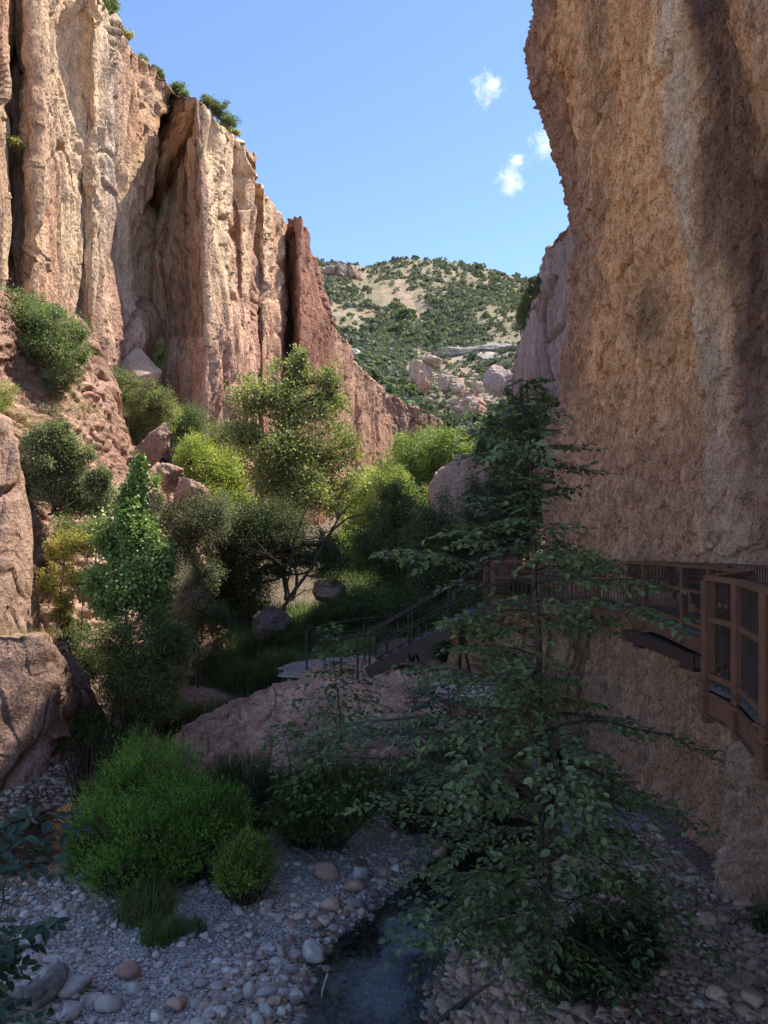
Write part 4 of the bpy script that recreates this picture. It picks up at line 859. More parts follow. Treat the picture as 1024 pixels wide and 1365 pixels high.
mb = MB()
for i in range(len(outer)-1):
    a, b, c, d = outer[i], outer[i+1], inner[i+1], inner[i]
    V = [p3(a, 0), p3(b, 0), p3(c, 0), p3(d, 0), p3(a, -.05), p3(b, -.05), p3(c, -.05), p3(d, -.05)]
    mb.add(V, np.array([(3, 2, 1, 0), (4, 5, 6, 7), (0, 1, 5, 4), (2, 3, 7, 6)]))
obj('deck', mb.build('deck', False), M['grate'], wk)
mb = MB()                                              # grating bars across the deck
for i in range(len(outer)-1):
    L = np.linalg.norm(outer[i+1]-outer[i]); n = int(L/.16)
    for k in range(n):
        f = (k+.5)/n; a = outer[i]*(1-f)+outer[i+1]*f; b = inner[i]*(1-f)+inner[i+1]*f
        mb.bar(p3(a, .014), p3(b, .014), .10, .02)
obj('deck_boards', mb.build('deck_boards', False), M['grate'], wk)
def edge_beam(path, h, dz, w, off, name):
    mb = MB()
    for i in range(len(path)-1):
        a, b = path[i], path[i+1]; d = (b-a)/np.linalg.norm(b-a); nrm = np.array([-d[1], d[0]])*off
        mb.bar(p3(a+nrm, dz), p3(b+nrm, dz), w, h)
        # flanges
        mb.bar(p3(a+nrm, dz+h/2-.008), p3(b+nrm, dz+h/2-.008), w+.07, .016); mb.bar(p3(a+nrm, dz-h/2+.008), p3(b+nrm, dz-h/2+.008), w+.07, .016)
    obj(name, mb.build(name, False), M['rust'], wk)
edge_beam(outer, .25, -.185, .03, .0, 'edge_beam'); edge_beam(inner, .30, -.215, .03, -.06, 'edge_beam')
for i in range(3, len(outer)-1):
    m = (outer[i]+outer[i+1])/2; q = (inner[i]+inner[i+1])/2; mb = MB()
    mb.bar(p3(m, -.25), p3(q+(q-m)*.9, -.25), .12, .18)
    obj('cross_beam', mb.build('cross_beam', False), M['rustdark'], wk)

mb = MB()                                              # big bracket bearing on the wall below the bend
mb.bar(p3((5.2, 12.9), -.56), p3((7.9, 13.2), -.56), .45, .30); mb.bar(p3((5.25, 15.6), -.52), p3((7.9, 15.9), -.52), .3, .3)
mb.bar(p3((5.4, 12.2), -.52), p3((5.4, 16.6), -.5), .3, .22)
obj('support_bracket', mb.build('support_bracket', False), M['rustdark'], wk)
balusters = []
def railing(path, side, posts, mid=True, name='railing', H=1.07, group_lo=0):
    """rails are the part, posts and balusters its pieces"""
    path = np.array(path, float); mb = MB()
    def q(p, h): return p3(p, h)
    for i in range(len(path)-1):
        a, b = path[i], path[i+1]
        mb.bar(q(a, H), q(b, H), .085, .045); mb.bar(q(a, .66), q(b, .66), .045, .05); mb.bar(q(a, .10), q(b, .10), .05, .055)
    ins = []
    for i in range(len(path)):
        d0 = path[min(i+1, len(path)-1)]-path[max(i-1, 0)]; d0 = d0/np.linalg.norm(d0); ins.append(path[i]+np.array([d0[1], -d0[0]])*side*.10)
    mb.tube([q(p, .80) for p in ins], .021, 8)
    rl = obj(name, mb.build(name, False), M['rust'], wk)
    for p in posts:
        m2 = MB(); lo = -.38 if group_lo and p[1] < 8 else -.26
        m2.bar(q(p, lo), q(p, H-.02), .10, .10, roll_up=(0, 1, 0)); m2.bar(q(p, .015), q(p, .035), .17, .17, roll_up=(0, 1, 0)); m2.bar(q(p, -.30), q(p, -.12), .15, .13, roll_up=(0, 1, 0))
        o = obj('post', m2.build('post', False), M['rust'], rl)
    for i in range(len(path)-1):
        a, b = path[i], path[i+1]; L = np.linalg.norm(b-a); n = int(L/.112)
        for k in range(n):
            f = (k+.5)/n; p = a*(1-f)+b*f
            if min(np.linalg.norm(p-np.array(s)) for s in posts) < .08: continue
            balusters.append((p, rl))
    return rl
railing(outer[1:6], 1, [tuple(outer[2]), tuple(outer[3]), tuple(outer[4]), tuple(outer[5]), tuple(outer[1])], group_lo=1)
railing(outer[5:], 1, [(5.05, 11.6), (5.27, 13.2), (5.52, 15.9), (5.62, 17.3), (5.2, 18.6), (3.9, 19.0), (2.75, 19.05)])
railing(inner[3:], -1, [tuple(p) for p in inner[4:]])
bm_ = MB(); bm_.bar((0, 0, .12), (0, 0, 1.05), .013, .013, roll_up=(0, 1, 0)); bme = bm_.build('baluster', False); bme.materials.append(M['rustdark'])
balusters.sort(key=lambda t: t[0][1] if t[1].name != 'railing.002' else t[0][1]+9)
cnt = {}
rest_b = {}
for p, rl in balusters:
    if cnt.get('n', 0) < 100:
        cnt['n'] = cnt.get('n', 0)+1
        o = bpy.data.objects.new('baluster', bme); COL.objects.link(o); o.parent = rl; o.location = p3(p, 0)
    else:
        rest_b.setdefault(rl.name, (rl, []))[1].append(p)
for nm, (rl, ps) in rest_b.items():
    mb = MB()
    for p in ps: mb.bar(p3(p, .12), p3(p, 1.05), .016, .016, roll_up=(0, 1, 0))
    o = obj('baluster', mb.build('baluster', False), M['rustdark'], rl); o['kind'] = 'stuff'

# ---- steps down to the landing on the boulder
st = empty('metal_staircase', (-.5, 20, 2.3)); tag(st, 'brown steel stairs with pipe handrails descending from the walkway to the landing', 'staircase', None, 'thing'); S0 = np.array([-.5, 20, 2.3])
top0 = np.array([2.75, 19.05, zd(19)]); bot0 = np.array([-.45, 19.9, 2.32]); off = np.array([.15, 1.25, 0])
for k in (0, 1):
    mb = MB(); a = bot0+off*k-S0; b = top0+off*k-S0; mb.bar(a+np.array([0, 0, .0]), b+np.array([0, 0, -.12]), .05, .30); obj('stringer', mb.build('stringer', False), M['rustdark'], st)
    mb = MB()
    mb.tube([a+np.array([-.25, 0, 1.0]), a+np.array([0, 0, 1.0]), b+np.array([0, 0, 1.05])], .028, 8); mb.tube([a+np.array([-.25, 0, .52]), a+np.array([0, 0, .52]), b+np.array([0, 0, .55])], .022, 8); mb.tube([a+np.array([-.25, 0, 0]), a+np.array([-.25, 0, 1.0])], .03, 8)
    h = obj('handrail', mb.build('handrail'), M['rustdark'], st)
    for f in (.02, .34, .66, .97):
        mb = MB(); p = a*(1-f)+b*f; mb.tube([p, p+np.array([0, 0, 1.02])], .028, 8); obj('post', mb.build('post'), M['rustdark'], h)
for k in range(11):
    f = (k+.7)/11.5; p = bot0*(1-f)+top0*f-S0+np.array([0, 0, .02]); mb = MB(); mb.bar(p, p+off, .27, .035); obj('tread', mb.build('tread', False), M['grate'], st)
for f in (.35, .75):
    for k in (0, 1):
        p = bot0*(1-f)+top0*f+off*k-S0; mb = MB(); zb = (gz(p[0]+S0[0], p[1]+S0[1])-.3)-S0[2]; mb.tube([p-np.array([0, 0, .1]), np.array([p[0], p[1], zb])], .04, 8); mb.tube([p-np.array([.0, 0, .15]), np.array([p[0]+.8, p[1], zb+.2])], .03, 8); obj('support_leg', mb.build('support_leg'), M['rustdark'], st)
# landing
lr = empty('landing_railing', (-1.5, 20.8, 2.3)); L0 = np.array([-1.5, 20.8, 2.3]); tag(lr, 'dark pipe railing boxed around the pale landing at the foot of the stairs', 'railing', None, 'thing')
c = [at(409, 890, 20.3), at(455, 885, 21.9), at(486, 880, 23.0), at(545, 876, 23.2)]; c = [np.array([p[0], p[1], 2.36]) for p in c]
mb = MB()
for h, r_ in ((1.05, .03), (.55, .022)): mb.tube([p+np.array([0, 0, h])-L0 for p in c], r_, 8)
obj('rail', mb.build('rail'), M['rustdark'], lr)
for p in c+[(c[0]+c[1])/2, (c[2]+c[3])/2]:
    mb = MB(); mb.tube([p-L0-np.array([0, 0, .3]), p-L0+np.array([0, 0, 1.05])], .03, 8); obj('post', mb.build('post'), M['rustdark'], lr)
# second short rail between landing and steps
lr2 = empty('landing_railing', tuple(at(455, 890, 19.9))); tag(lr2, 'short pipe guard rail joining the landing corner to the stairs', 'railing', None, 'thing'); L1 = at(455, 890, 19.9)
a = np.array([L1[0], 19.8, 2.36]); b = np.array([-.7, 19.85, 2.36]); mb = MB()
for h in (1.05, .55): mb.tube([a+np.array([0, 0, h])-L1, b+np.array([0, 0, h])-L1], .026, 8)
for p in (a, b): mb.tube([p-L1-np.array([0, 0, .2]), p-L1+np.array([0, 0, 1.05])], .03, 8)
obj('rail', mb.build('rail'), M['rustdark'], lr2)
# trodden landing of pale concrete and sand
V, Fc = rock_shape((2.5, 1.9, .13), 79, 5, 20, .14, .6)
t0 = NT('pale_concrete'); g0 = t0.noise(3, 8, .7); M['conc'] = t0.done(t0.bsdf(t0.ramp(g0, [(.3, (.28, .24, .22)), (.7, (.42, .37, .345))]), .95, .1, t0.bump(g0, .04, .6)))
tag(obj('path', mesh('path', V, Fc, np.tile([.40, .35, .33], (len(V), 1))), M['ground'], None, (-.5, 21.6, 2.19)), 'pale sandy landing behind the long boulder', None, None, 'structure')
V, Fc = rock_shape((1.5, 1.3, .3), 78, 5, 20, .05, .5)
tag(obj('rock', mesh('rock', V, Fc, np.tile([.44, .36, .35], (len(V), 1))), M['boulder'], None, tuple(at(648, 918, 18.6))), 'flat pale pink rock shelf beside the creek below the stairs', 'rock', None, 'thing')

# ================================================================ foreground trees made of sprays
def spray_tree(name, label, cat, path, prof, nb, L, W, c1, c2, seed, twig=.11, tl=(.22, .5), leafgap=.055, trunk=.05, asym=(0, 0), droop=.25, mat='leaf_gloss', az_bias=None, zlo=.12, avoid=None, rise=.35, group=None, flat=.35, bark='bark', wild=.3):
    r = np.random.default_rng(seed+4000); path = np.array(path, float); b0 = path[0].copy(); u = np.linspace(0, 1, len(path)); t = np.linspace(0, 1, 30)
    T = np.stack([np.interp(t, u, path[:, j]) for j in range(3)], -1); T[1:-1, :2] += r.normal(size=(28, 2))*.012
    mb = MB(); mb.tube(T-b0, np.linspace(trunk, trunk*.12, 30), 8)
    LP = []; LA = []; LN = []; TW = []; TR = []
    for i in range(nb):
        f = min(1., max(zlo, zlo+(1-zlo)*((i+r.random())/nb)+wild*.025*math.sin(i*.9))); s = np.array([np.interp(f, t, T[:, j]) for j in range(3)])
        az = i*2.39996+r.normal()*(.3+wild); d = np.array([cos(az)+asym[0], sin(az)*.9+asym[1], 0]); ln = np.interp(f, *prof)*r.uniform(.6-.28*wild, 1.15+.1*wild)*np.linalg.norm(d)**.7; d /= np.linalg.norm(d)
        k = 9; tt = np.linspace(0, 1, k)[:, None]; up = rise*r.uniform(.5-.5*wild, 1.3+.5*wild); dr = (droop+.35*(1-f))*r.uniform(.5, 1.4)
        B = s+d*ln*tt+np.array([0, 0, 1])*(up*tt-dr*tt**2)*ln*.8+np.cumsum(r.normal(size=(k, 3))*.012*ln, 0)
        TW.append(B); TR.append(np.linspace(max(.004, trunk*.30*(ln/2)), .0022, k))
        side = np.array([-d[1], d[0], 0]); m = max(3, int(ln/twig)); pn = unit(np.array([0, 0, 1])+r.normal(size=3)*flat*.8)
        for j in range(m+1):
            g = (.12+.12*wild)+(.88-.12*wild)*(j+.5)/(m+1) if j < m else 1.
            p = np.array([np.interp(g, tt[:, 0], B[:, c]) for c in range(3)]); sg = 1 if j % 2 else -1
            tdir = unit(d*.75+side*sg*.85*(j < m)+r.normal(size=3)*.12-np.array([0, 0, .12])); q = r.uniform(*tl)*(1-.35*g)*min(1, ln/.8+.3)
            e = p+tdir*q*np.linspace(0, 1, 5)[:, None]-np.array([0, 0, 1])*(q*.25*droop*np.linspace(0, 1, 5)**2)[:, None]
            TW.append(np.array([np.interp(np.linspace(0, 1, k), np.linspace(0, 1, 5), e[:, c]) for c in range(3)]).T); TR.append(np.linspace(.0028, .001, k))
            nl = max(2, int(q/leafgap)); ts = unit(np.cross(pn, tdir))
            for h in range(nl+1):
                gg = (h+.6)/(nl+.6) if h < nl else 1.; sp = (1 if h % 2 else -1)*(h < nl)
                LP.append(p+(e[-1]-p)*gg); LA.append(tdir*.7+ts*sp*.9+r.normal(size=3)*.22-np.array([0, 0, .18])); LN.append(pn+r.normal(size=3)*flat)
    LP = np.array(LP); LA = unit(np.array(LA)); LN = unit(np.array(LN))
    if avoid is not None:
        k = ~avoid(LP); LP, LA, LN = LP[k], LA[k], LN[k]
        kk = [not avoid(b).any() for b in TW]; TW = [b for b, q in zip(TW, kk) if q]; TR = [b for b, q in zip(TR, kk) if q]
    n = len(LP); Ls = L*r.uniform(.6, 1.2, n); cv = np.clip(.5+.5*fbm(LP*1.5+seed, 2)*1.5+.2*r.normal(size=n), 0, 1.1)
    V, Fc, cc = leafmesh(LP-b0, LA, LN, Ls, Ls*W/L, mixc(c1, c2, cv)*r.uniform(.8, 1.2, n)[:, None], True, .14)
    V2, F2 = tubes(np.array(TW)-b0, np.array(TR), 4); mb.add(V2, F2)
    e = empty(name, tuple(b0)); tag(e, label, cat, group, 'thing')
    obj('trunk', mb.build('trunk'), M[bark], e); obj('crown', mesh('crown', V, Fc, cc, False), M[mat], e); print(name, n)
    return e
def onwalk(P):
    P = np.asarray(P); X, Y, Z = P[..., 0], P[..., 1], P[..., 2]
    ox = np.interp(Y, outer[:9, 1], outer[:9, 0])
    px, py = pix(P)
    return ((Z > 3.75) & (Z < 5.7) & (X > ox-.1) & (Y < 18)) | ((px < 585) & (py > 790) & (py < 880) & (px > 400))
def at_(*a): return at(*a)
ep = [at(738, 1325, 9.5), at(730, 1230, 9.35), at(729, 1130, 9.3), at(721, 1000, 9.2), at(717, 860, 9.1), at(710, 720, 9.0), at(705, 600, 9.0), at(703, 508, 9.0)]
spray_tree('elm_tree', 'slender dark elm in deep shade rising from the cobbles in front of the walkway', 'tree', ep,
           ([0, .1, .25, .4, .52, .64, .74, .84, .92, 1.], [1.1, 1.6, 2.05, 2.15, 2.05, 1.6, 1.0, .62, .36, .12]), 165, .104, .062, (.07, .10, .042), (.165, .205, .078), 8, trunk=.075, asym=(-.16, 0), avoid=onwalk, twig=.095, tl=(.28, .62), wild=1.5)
spray_tree('maple_sapling', 'small light green maple sapling in front of the long boulder', 'tree', [at(456, 1095, 14.0), at(455, 1000, 13.9), at(450, 920, 13.9), at(438, 828, 13.9)],
           ([0, .3, .6, .85, 1.], [.9, 1.15, .85, .45, .12]), 62, .12, .085, (.05, .085, .025), (.11, .16, .05), 2, trunk=.03, droop=.35, zlo=.05, tl=(.2, .4), twig=.16, leafgap=.09)
spray_tree('maple_sapling', 'thin sprig with few leaves growing next to the light maple sapling', 'tree', [at(395, 1090, 14.4), at(385, 1010, 14.4), at(375, 960, 14.4)],
           ([0, .5, 1.], [.6, .6, .15]), 22, .11, .075, (.05, .085, .025), (.11, .16, .05), 3, trunk=.02, droop=.4, zlo=.1, tl=(.15, .3), twig=.18, leafgap=.1)
spray_tree('elm_sapling', 'young elm in deep shade crowding the stairs from below', 'tree', [at(610, 1090, 13.5), at(606, 1020, 13.5), at(602, 960, 13.4), at(596, 890, 13.4)],
           ([0, .3, .6, .85, 1.], [1.2, 1.35, 1.2, .8, .3]), 62, .10, .055, (.022, .042, .022), (.06, .095, .045), 4, trunk=.035, droop=.3, zlo=.1)
# leafy stems leaning in at the lower left, close to the viewer
spray_tree('leafy_sapling', 'close dark leafy stems leaning in over the silty side pool', 'sapling', [at(-190, 1560, 4.6), at(-90, 1400, 4.5), at(-30, 1290, 4.5), at(20, 1150, 4.5), at(60, 1085, 4.5)],
           ([0, .3, .6, .85, 1.], [.5, .55, .42, .3, .12]), 26, .085, .05, (.035, .07, .05), (.07, .12, .08), 5, trunk=.016, droop=.3, zlo=.15, tl=(.1, .22), twig=.10, leafgap=.07)
spray_tree('leafy_sapling', 'lowest clump of big dark leaves hanging beside the driftwood log', 'sapling', [at(-190, 1500, 4.9), at(-110, 1390, 4.9), at(-30, 1300, 4.9), at(40, 1230, 4.9)],
           ([0, .3, .6, .85, 1.], [.2, .25, .32, .3, .15]), 22, .10, .06, (.03, .065, .045), (.06, .11, .07), 6, trunk=.016, droop=.3, zlo=.2, tl=(.1, .22), twig=.11, leafgap=.08)

# ================================================================ cobbles
r = np.random.default_rng(12)
tmpl = {}
for sub in (1, 2, 3):
    Fc = ICO[sub][1]; tmpl[sub] = (np.stack([rock_shape((1, 1, 1), 500+k, sub, 10, .05, .85)[0] for k in range(14)])*1.15, Fc)
def stonecol(n, red):
    a = np.array([1.56, 1.5, 1.4])*np.array([[.36, .34, .325], [.28, .26, .25], [.40, .38, .36], [.33, .26, .245], [.22, .19, .19], [.38, .27, .23]]); p = np.array([.32, .22, .18, .14, .09, .05])
    a2 = a*np.array([.92, .72, .62]); i = r.choice(6, n, p=p); c = np.where(np.asarray(red)[:, None], a2[i]*.85, a[i]); return c*r.uniform(.85, 1.15, (n, 1))
def stones(P, R, col, sub):
    T, Fc = tmpl[sub]; n = len(P); k = r.integers(0, 14, n); a = r.uniform(0, 2*pi, n)
    sc = np.stack([R*r.uniform(.85, 1.35, n), R*r.uniform(.7, 1.05, n), R*r.uniform(.38, .72, n)], -1)
    V = T[k]*sc[:, None]; tl = r.normal(size=n)*.22; c, s = np.cos(tl)[:, None], np.sin(tl)[:, None]
    V = np.stack([V[..., 0]*c-V[..., 2]*s, V[..., 1], V[..., 0]*s+V[..., 2]*c], -1); c, s = np.cos(a)[:, None], np.sin(a)[:, None]
    V = np.stack([V[..., 0]*c-V[..., 1]*s, V[..., 0]*s+V[..., 1]*c, V[..., 2]], -1)+P[:, None]
    m = V.shape[1]; return V.reshape(-1, 3), (np.arange(n)[:, None, None]*m+Fc[None]).reshape(-1, 3), np.repeat(col, m, 0)
N1 = 80000
Y = 8.2+13.5*r.random(N1)**1.25; px = r.uniform(-60, 1090, N1); X = (px-CX)*Y/F; d = X-creek_x(Y)
ok = (Y < 12.5+np.interp(d, [-6, -1, 1, 4], [9, 8, 1, 2.2])) & ~((np.abs(d) < .8) & (r.random(N1) < .55)) & ~((np.hypot((X+6.7)/1.5, (Y-14.8)/2.2) < 1) & (r.random(N1) < .85)) & (X < np.interp(Y, [8, 12, 15, 20], [6.6, 5.3, 5.1, 4.8]))
dens = .55+.9*fbm(np.stack([X, Y, X*0], -1)*.9, 3); ok &= r.random(N1) < dens+.35
X, Y = X[ok], Y[ok]; n = len(X)
big = fbm(np.stack([X*.6, Y*.6, X*0+9], -1), 2)
R = .018*np.exp(.55*r.normal(size=n))*(1+.9*np.clip(big, -.3, 1))*np.where(X-creek_x(Y) > 1, 1.25, 1.)*(1+.15*smooth(10.5, 8.5, Y))
R = np.clip(R, .012, .10)
P = np.stack([X, Y, G(X, Y)+R*.18], -1); red = (X-creek_x(Y) > .9) | ((X > -2.3) & (r.random(n) < .4)) | (r.random(n) < .12)
colr = stonecol(n, red); wetm = np.abs(X-creek_x(Y)) < .95; colr[wetm] *= .6
nearm = (R/Y > .0032)
mb = MB()
for sub, m in ((2, nearm), (1, ~nearm)): mb.add(*stones(P[m], R[m], colr[m], sub))
print('pebbles', n, nearm.sum())
tag(obj('gravel', mb.build('gravel', False), M['cobble']), 'pale grey and reddish pebbles covering the stream bed', None, None, 'stuff')
# loose cobbles one can count
smesh = []
for k in range(10):
    V, Fc = rock_shape((1, .78, .55), 300+k, 3, 12, .06, .72); V = V*1.1; me = mesh('cobble', V, Fc, np.tile(stonecol(1, [k > 5])[0], (len(V), 1))); me.materials.append(M['cobble']); smesh.append(me)
def cobble(px, py, rx, ry, k, label, group=None, name='cobble', cat='stone', D=None):
    D = D or 12.
    for _ in range(6):
        X = (px-CX)*D/F; D = (CZ-gz(X, D))*F/(py+ry*.6-HY)
    o = bpy.data.objects.new(name, smesh[k]); COL.objects.link(o); s = rx*D/F
    o.location = (X, D, gz(X, D)+ry*D/F*.55); o.scale = (s*1.05, s*1.2, ry*D/F/.55*1.1); o.rotation_euler = (r.normal()*.12, r.normal()*.12, r.uniform(-.5, .5))
    return tag(o, label, cat, group, 'thing')
spec = [(417, 1271, 17, 12, 0, 'largest pale grey oval stone at the waterline'), (440, 1205, 13, 9, 6, 'tan boulder like stone at the upper edge of the dark water'), (438, 1163, 16, 11, 7, 'flat reddish stone under the drooping elm leaves'), (376, 1270, 7, 12, 4, 'upright dark stone beside the largest pale oval one'),
        (393, 1272, 9, 6, 2, 'small light stone between the upright dark one and the oval one'), (387, 1292, 9, 6, 1, 'rounded stone just below the upright dark one'), (505, 1299, 15, 8, 4, 'black wet stone sitting in the creek'), (445, 1236, 7, 4, 2, 'little whitish stone beside the water'), (433, 1228, 9, 6, 8, 'pinkish stone above the little whitish one'), (482, 1216, 6, 5, 8, 'round pinkish stone touching the far side of the water'),
        (174, 1294, 14, 11, 7, 'dark reddish block in the middle of the pale gravel'), (144, 1338, 15, 11, 1, 'smooth grey stone in front of the driftwood log'), (96, 1312, 22, 10, 2, 'wide pale slab of stone at the end of the driftwood log'), (50, 1246, 24, 8, 4, 'flat dark slab lying on the gravel above the driftwood'), (94, 1348, 15, 10, 4, 'dark purple stone beside the driftwood'),
        (236, 1337, 13, 8, 6, 'brownish stone near the lower rim of the gravel bar'), (180, 1318, 11, 9, 0, 'pale stone just below the dark reddish block'), (291, 1314, 9, 6, 2, 'single light stone on the dark fine gravel'), (355, 1322, 12, 6, 1, 'long low stone at the corner of the creek'), (332, 1322, 7, 11, 1, 'standing narrow stone beside the long low one'),
        (211, 1355, 10, 8, 0, 'grey stone at the very bottom of the gravel bar'), (848, 1181, 14, 8, 2, 'palest flat stone at the foot of the overhanging wall'), (853, 1165, 13, 10, 8, 'brownish stone leaning behind the palest flat stone'), (945, 1226, 13, 9, 7, 'dark red stone among the reddish cobbles'), (1004, 1332, 14, 11, 8, 'large pinkish stone low on the reddish cobble bank'),
        (955, 1324, 12, 10, 9, 'angular dark stone next to the large pinkish one'), (870, 1156, 15, 5, 6, 'long thin slab of rock against the wall foot'), (804, 1194, 8, 5, 8, 'small pinkish stone where the cobbles meet the creek'), (992, 1203, 14, 5, 6, 'flat brown slab near the wall foot'), (480, 1165, 12, 9, 4, 'dark stone hidden under the elm leaves'), (472, 1180, 13, 8, 6, 'tan stone beside the dark one under the leaves')]
for s_ in spec: cobble(*s_)
for i in range(215):
    left = i < 120
    px = r.uniform(10, 400) if left else r.uniform(780, 1022); py = 1365-(1365-(1170 if left else 1185))*r.random()**.8
    if left and px > 90 and px < 390 and py < 1215: px = r.uniform(0, 90)
    sz = r.uniform(3.5, 7.2)*np.interp(py, [1150, 1365], [.7, 1.15]); cobble(px, py, sz, sz*r.uniform(.55, .8), (r.integers(0, 6) if left else r.integers(5, 10)), 'fist sized grey river cobble loose on the pale gravel bar' if left else 'fist sized reddish cobble on the bank below the overhanging wall', 'grey cobbles on the gravel bar' if left else 'reddish cobbles under the wall')
for i in range(34):
    D = r.uniform(11, 21); X = creek_x(D)+r.choice([-1, 1])*r.uniform(.2, 1.5); px = CX+X/D*F; py = HY+(CZ-gz(X, D))/D*F; sz = r.uniform(5, 11)*13/D
    cobble(px, py, sz, sz*.7, r.integers(3, 8), 'wet dark stone lining the creek under the elm', 'wet stones along the creek', D=D)

# ---- driftwood
def wood(name, label, pts, rad, seed, sides=14, knob=.25, cat='driftwood', mat='wood', taper=.5):
    pts = np.array(pts, float); b = pts.mean(0); u = np.linspace(0, 1, len(pts)); t = np.linspace(0, 1, 60)
    Q = np.stack([np.interp(t, u, pts[:, j]) for j in range(3)], -1)-b
    for _ in range(2): Q[1:-1] = (Q[:-2]+2*Q[1:-1]+Q[2:])/4
    V, Fc = tubes(Q, (rad*(1-(1-taper)*t))[None], sides) if Q.ndim == 3 else tubes(Q[None], (rad*(1-(1-taper)*t))[None], sides)
    V = V.reshape(60, sides, 3); c = Q[:, None]; nz_ = fbm((V+b)*np.array([5, 5, 5])/max(rad*6, .3)+seed, 4)+.5*vnoise(np.stack([t[:, None]*2+0*V[..., 0], np.arange(sides)[None]*1.3+0*V[..., 0], 0*V[..., 0]+seed], -1))
    V = c+(V-c)*(1+knob*2*nz_[..., None]); n_ = 60*sides; V = np.concatenate([V.reshape(-1, 3), Q[:1], Q[-1:]]); e = np.arange(sides)
    cap = np.concatenate([np.stack([(e+1) % sides, e, np.full(sides, n_)], -1), np.stack([e+59*sides, (e+1) % sides+59*sides, np.full(sides, n_+1)], -1)])
    return tag(obj(name, mesh(name, V, [Fc, cap]), M[mat], None, tuple(b)), label, cat, None, 'thing')
def gat(px, py, lift=0.):
    D = 11.
    for _ in range(8): D = (CZ-gz((px-CX)*D/F, D)-lift)*F/(py-HY)
    return np.array([(px-CX)*D/F, D, CZ-(py-HY)*D/F])
wood('driftwood_log', 'weathered grey hollow log at the lower corner of the gravel bar', [gat(-60, 1362, .1), gat(-10, 1350, .14), gat(40, 1335, .14), gat(72, 1308, .15), gat(84, 1290, .22)], .19, 3, 20, .30)
wood('driftwood', 'bleached curved piece of driftwood beside the silty pool', [gat(36, 1077, .05), gat(44, 1072, .09), gat(42, 1083, .08), gat(46, 1096, .06), gat(52, 1100, .04)], .065, 5, 12, .2)
M['wood_pale'] = bark_mat('bleached_wood', (.42, .38, .33))
wood('stick', 'pale forked stick standing out of the dark creek', [gat(437, 1298, .25), gat(430, 1320, .12), gat(427, 1345, .03), gat(424, 1368, 0)], .018, 6, 8, .15, 'stick', 'wood_pale')
wood('branch', 'brown fallen branch lying in the creek under the elm', [gat(560, 1385, .05), gat(600, 1350, .08), gat(625, 1330, .1), gat(655, 1310, .2)], .045, 7, 10, .2, 'branch', 'bark', .4)
wood('branch', 'thin pale dead branch crossing the creek below the boulder', [at(660, 960, 15), at(700, 985, 15), at(722, 1010, 15.2), at(760, 1050, 15.2)], .03, 8, 8, .2, 'branch', 'wood', .4)
wood('driftwood', 'pale splintered wood lying at the brush edge above the red stone', [gat(390, 1130, .08), gat(400, 1133, .1), gat(412, 1140, .1), gat(425, 1150, .05)], .05, 9, 10, .35)

# ================================================================ clouds: thin puffs of vapour three kilometres off
def cloud_mat(seed):
    t = NT('cloud_vapour'); tc = t.n('ShaderNodeTexCoord'); mp = t.n('ShaderNodeMapping'); mp.inputs['Location'].default_value = (seed*3.1, seed*1.7, 0); mp.inputs['Scale'].default_value = (1.1, .6, 1.1)
    t.l(tc.outputs['Object'], mp.inputs[0]); x = t.n('ShaderNodeTexNoise'); x.inputs['Scale'].default_value = 1.9; x.inputs['Detail'].default_value = 8; x.inputs['Roughness'].default_value = .7; x.inputs['Distortion'].default_value = .5; t.l(mp.outputs[0], x.inputs['Vector'])
    ln = t.n('ShaderNodeVectorMath', operation='LENGTH'); t.l(tc.outputs['Object'], ln.inputs[0])
    a = t.n('ShaderNodeMath', operation='MULTIPLY_ADD'); t.l(ln.outputs['Value'], a.inputs[0]); a.inputs[1].default_value = -.34; t.l(x.outputs[0], a.inputs[2])
    m = t.n('ShaderNodeMapRange'); t.l(a.outputs[0], m.inputs[0]); m.inputs[1].default_value = .29; m.inputs[2].default_value = .60; m.inputs[3].default_value = 0; m.inputs[4].default_value = .035
    v = t.n('ShaderNodeVolumePrincipled'); v.inputs['Color'].default_value = (1, 1, 1, 1); v.inputs['Anisotropy'].default_value = .2; t.l(m.outputs[0], v.inputs['Density']); t.l(v.outputs[0], t.out.inputs['Volume']); return t.m
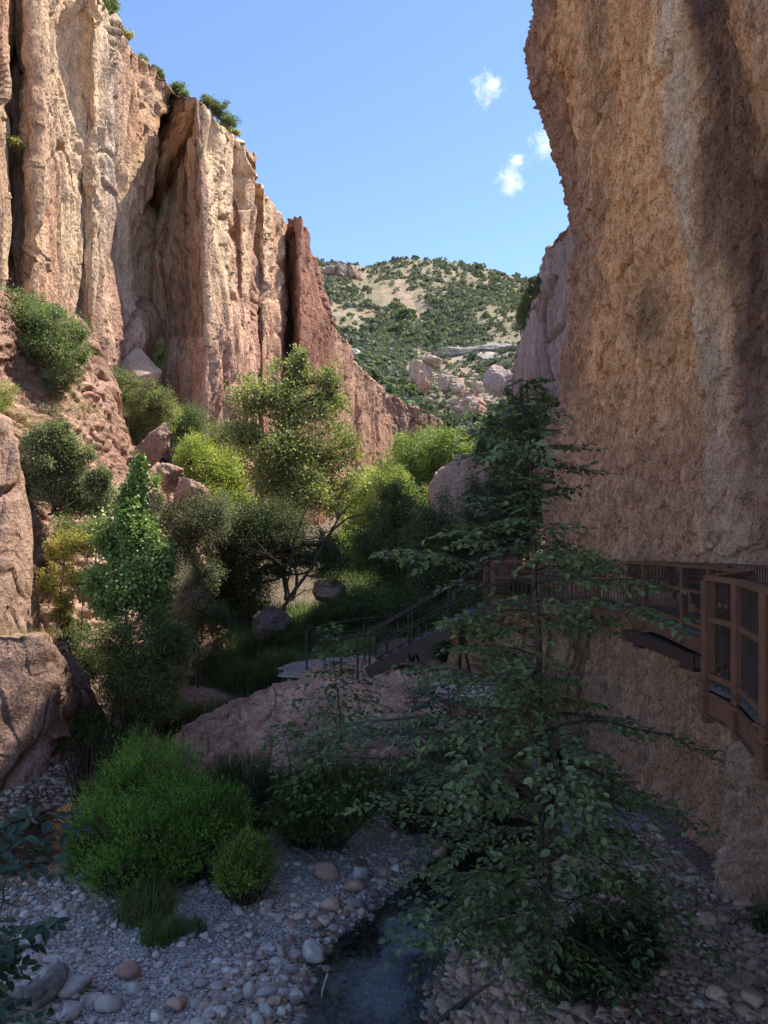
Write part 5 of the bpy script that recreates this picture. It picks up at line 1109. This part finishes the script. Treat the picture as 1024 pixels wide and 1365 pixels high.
for k, (x, y, w_, h_, rot, lab) in enumerate([(650, 117, 24, 26, .6, 'faint wispy cloud highest above the mountain'), (680, 240, 22, 26, -.3, 'small broken cloud lowest in the sky'), (730, 192, 30, 28, -.5, 'brightest small cloud touching the overhanging wall'), (690, 214, 16, 8, .2, 'tiny thin cloud shred above the lowest cloud')]):
    V, Fc = ICO[3]; D = 3000.; o = obj('cloud', mesh('cloud', V, Fc), None, None, tuple(at(x, y, D))); o.data.materials.append(cloud_mat(k+1)); o.scale = (w_*1.25*D/F, 60, h_*1.25*D/F); o.rotation_euler = (0, rot, 0); tag(o, lab, 'cloud', None, 'thing')
# ================================================================ light, sky, camera
el = radians(59); az = math.atan2(.93, .37)       # azimuth from +Y towards +X
sd = Vector((sin(az)*cos(el), cos(az)*cos(el), sin(el)))
sl = bpy.data.lights.new('sun', 'SUN'); sl.energy = 3.45; sl.angle = radians(.5); sl.color = (1, .91, .78)
so = bpy.data.objects.new('sun', sl); COL.objects.link(so); so.rotation_euler = sd.to_track_quat('Z', 'Y').to_euler()
w = bpy.data.worlds.new('World'); C.world = w; w.use_nodes = True; nt = w.node_tree; nt.nodes.clear()
sk = nt.nodes.new('ShaderNodeTexSky'); sk.sky_type = 'NISHITA'; sk.sun_disc = False; sk.sun_elevation = el; sk.sun_rotation = az
sk.altitude = 3200; sk.air_density = 1.; sk.dust_density = 0; sk.ozone_density = 2.6
bg = nt.nodes.new('ShaderNodeBackground'); bg.inputs[1].default_value = .135
wo = nt.nodes.new('ShaderNodeOutputWorld'); nt.links.new(sk.outputs[0], bg.inputs[0]); nt.links.new(bg.outputs[0], wo.inputs[0])
cam = bpy.data.cameras.new('camera'); cam.sensor_fit = 'VERTICAL'; cam.sensor_height = 36; cam.lens = 36*F/1365
cam.shift_y = 29.5/1365; cam.clip_end = 9000; cam.clip_start = .05
co = bpy.data.objects.new('camera', cam); COL.objects.link(co); co.location = (0, 0, CZ); co.rotation_euler = (pi/2, 0, 0); C.camera = co
vs = C.view_settings; vs.view_transform = 'Standard'; vs.look = 'None'; vs.gamma = 1; vs.exposure = 1.4
C.cycles.max_bounces = 9; C.cycles.diffuse_bounces = 7; C.cycles.volume_bounces = 3; C.cycles.glossy_bounces = 3; C.cycles.transmission_bounces = 4; C.cycles.transparent_max_bounces = 12
C.cycles.use_denoising = True; C.cycles.sample_clamp_indirect = 6
C.cycles.use_adaptive_sampling = True
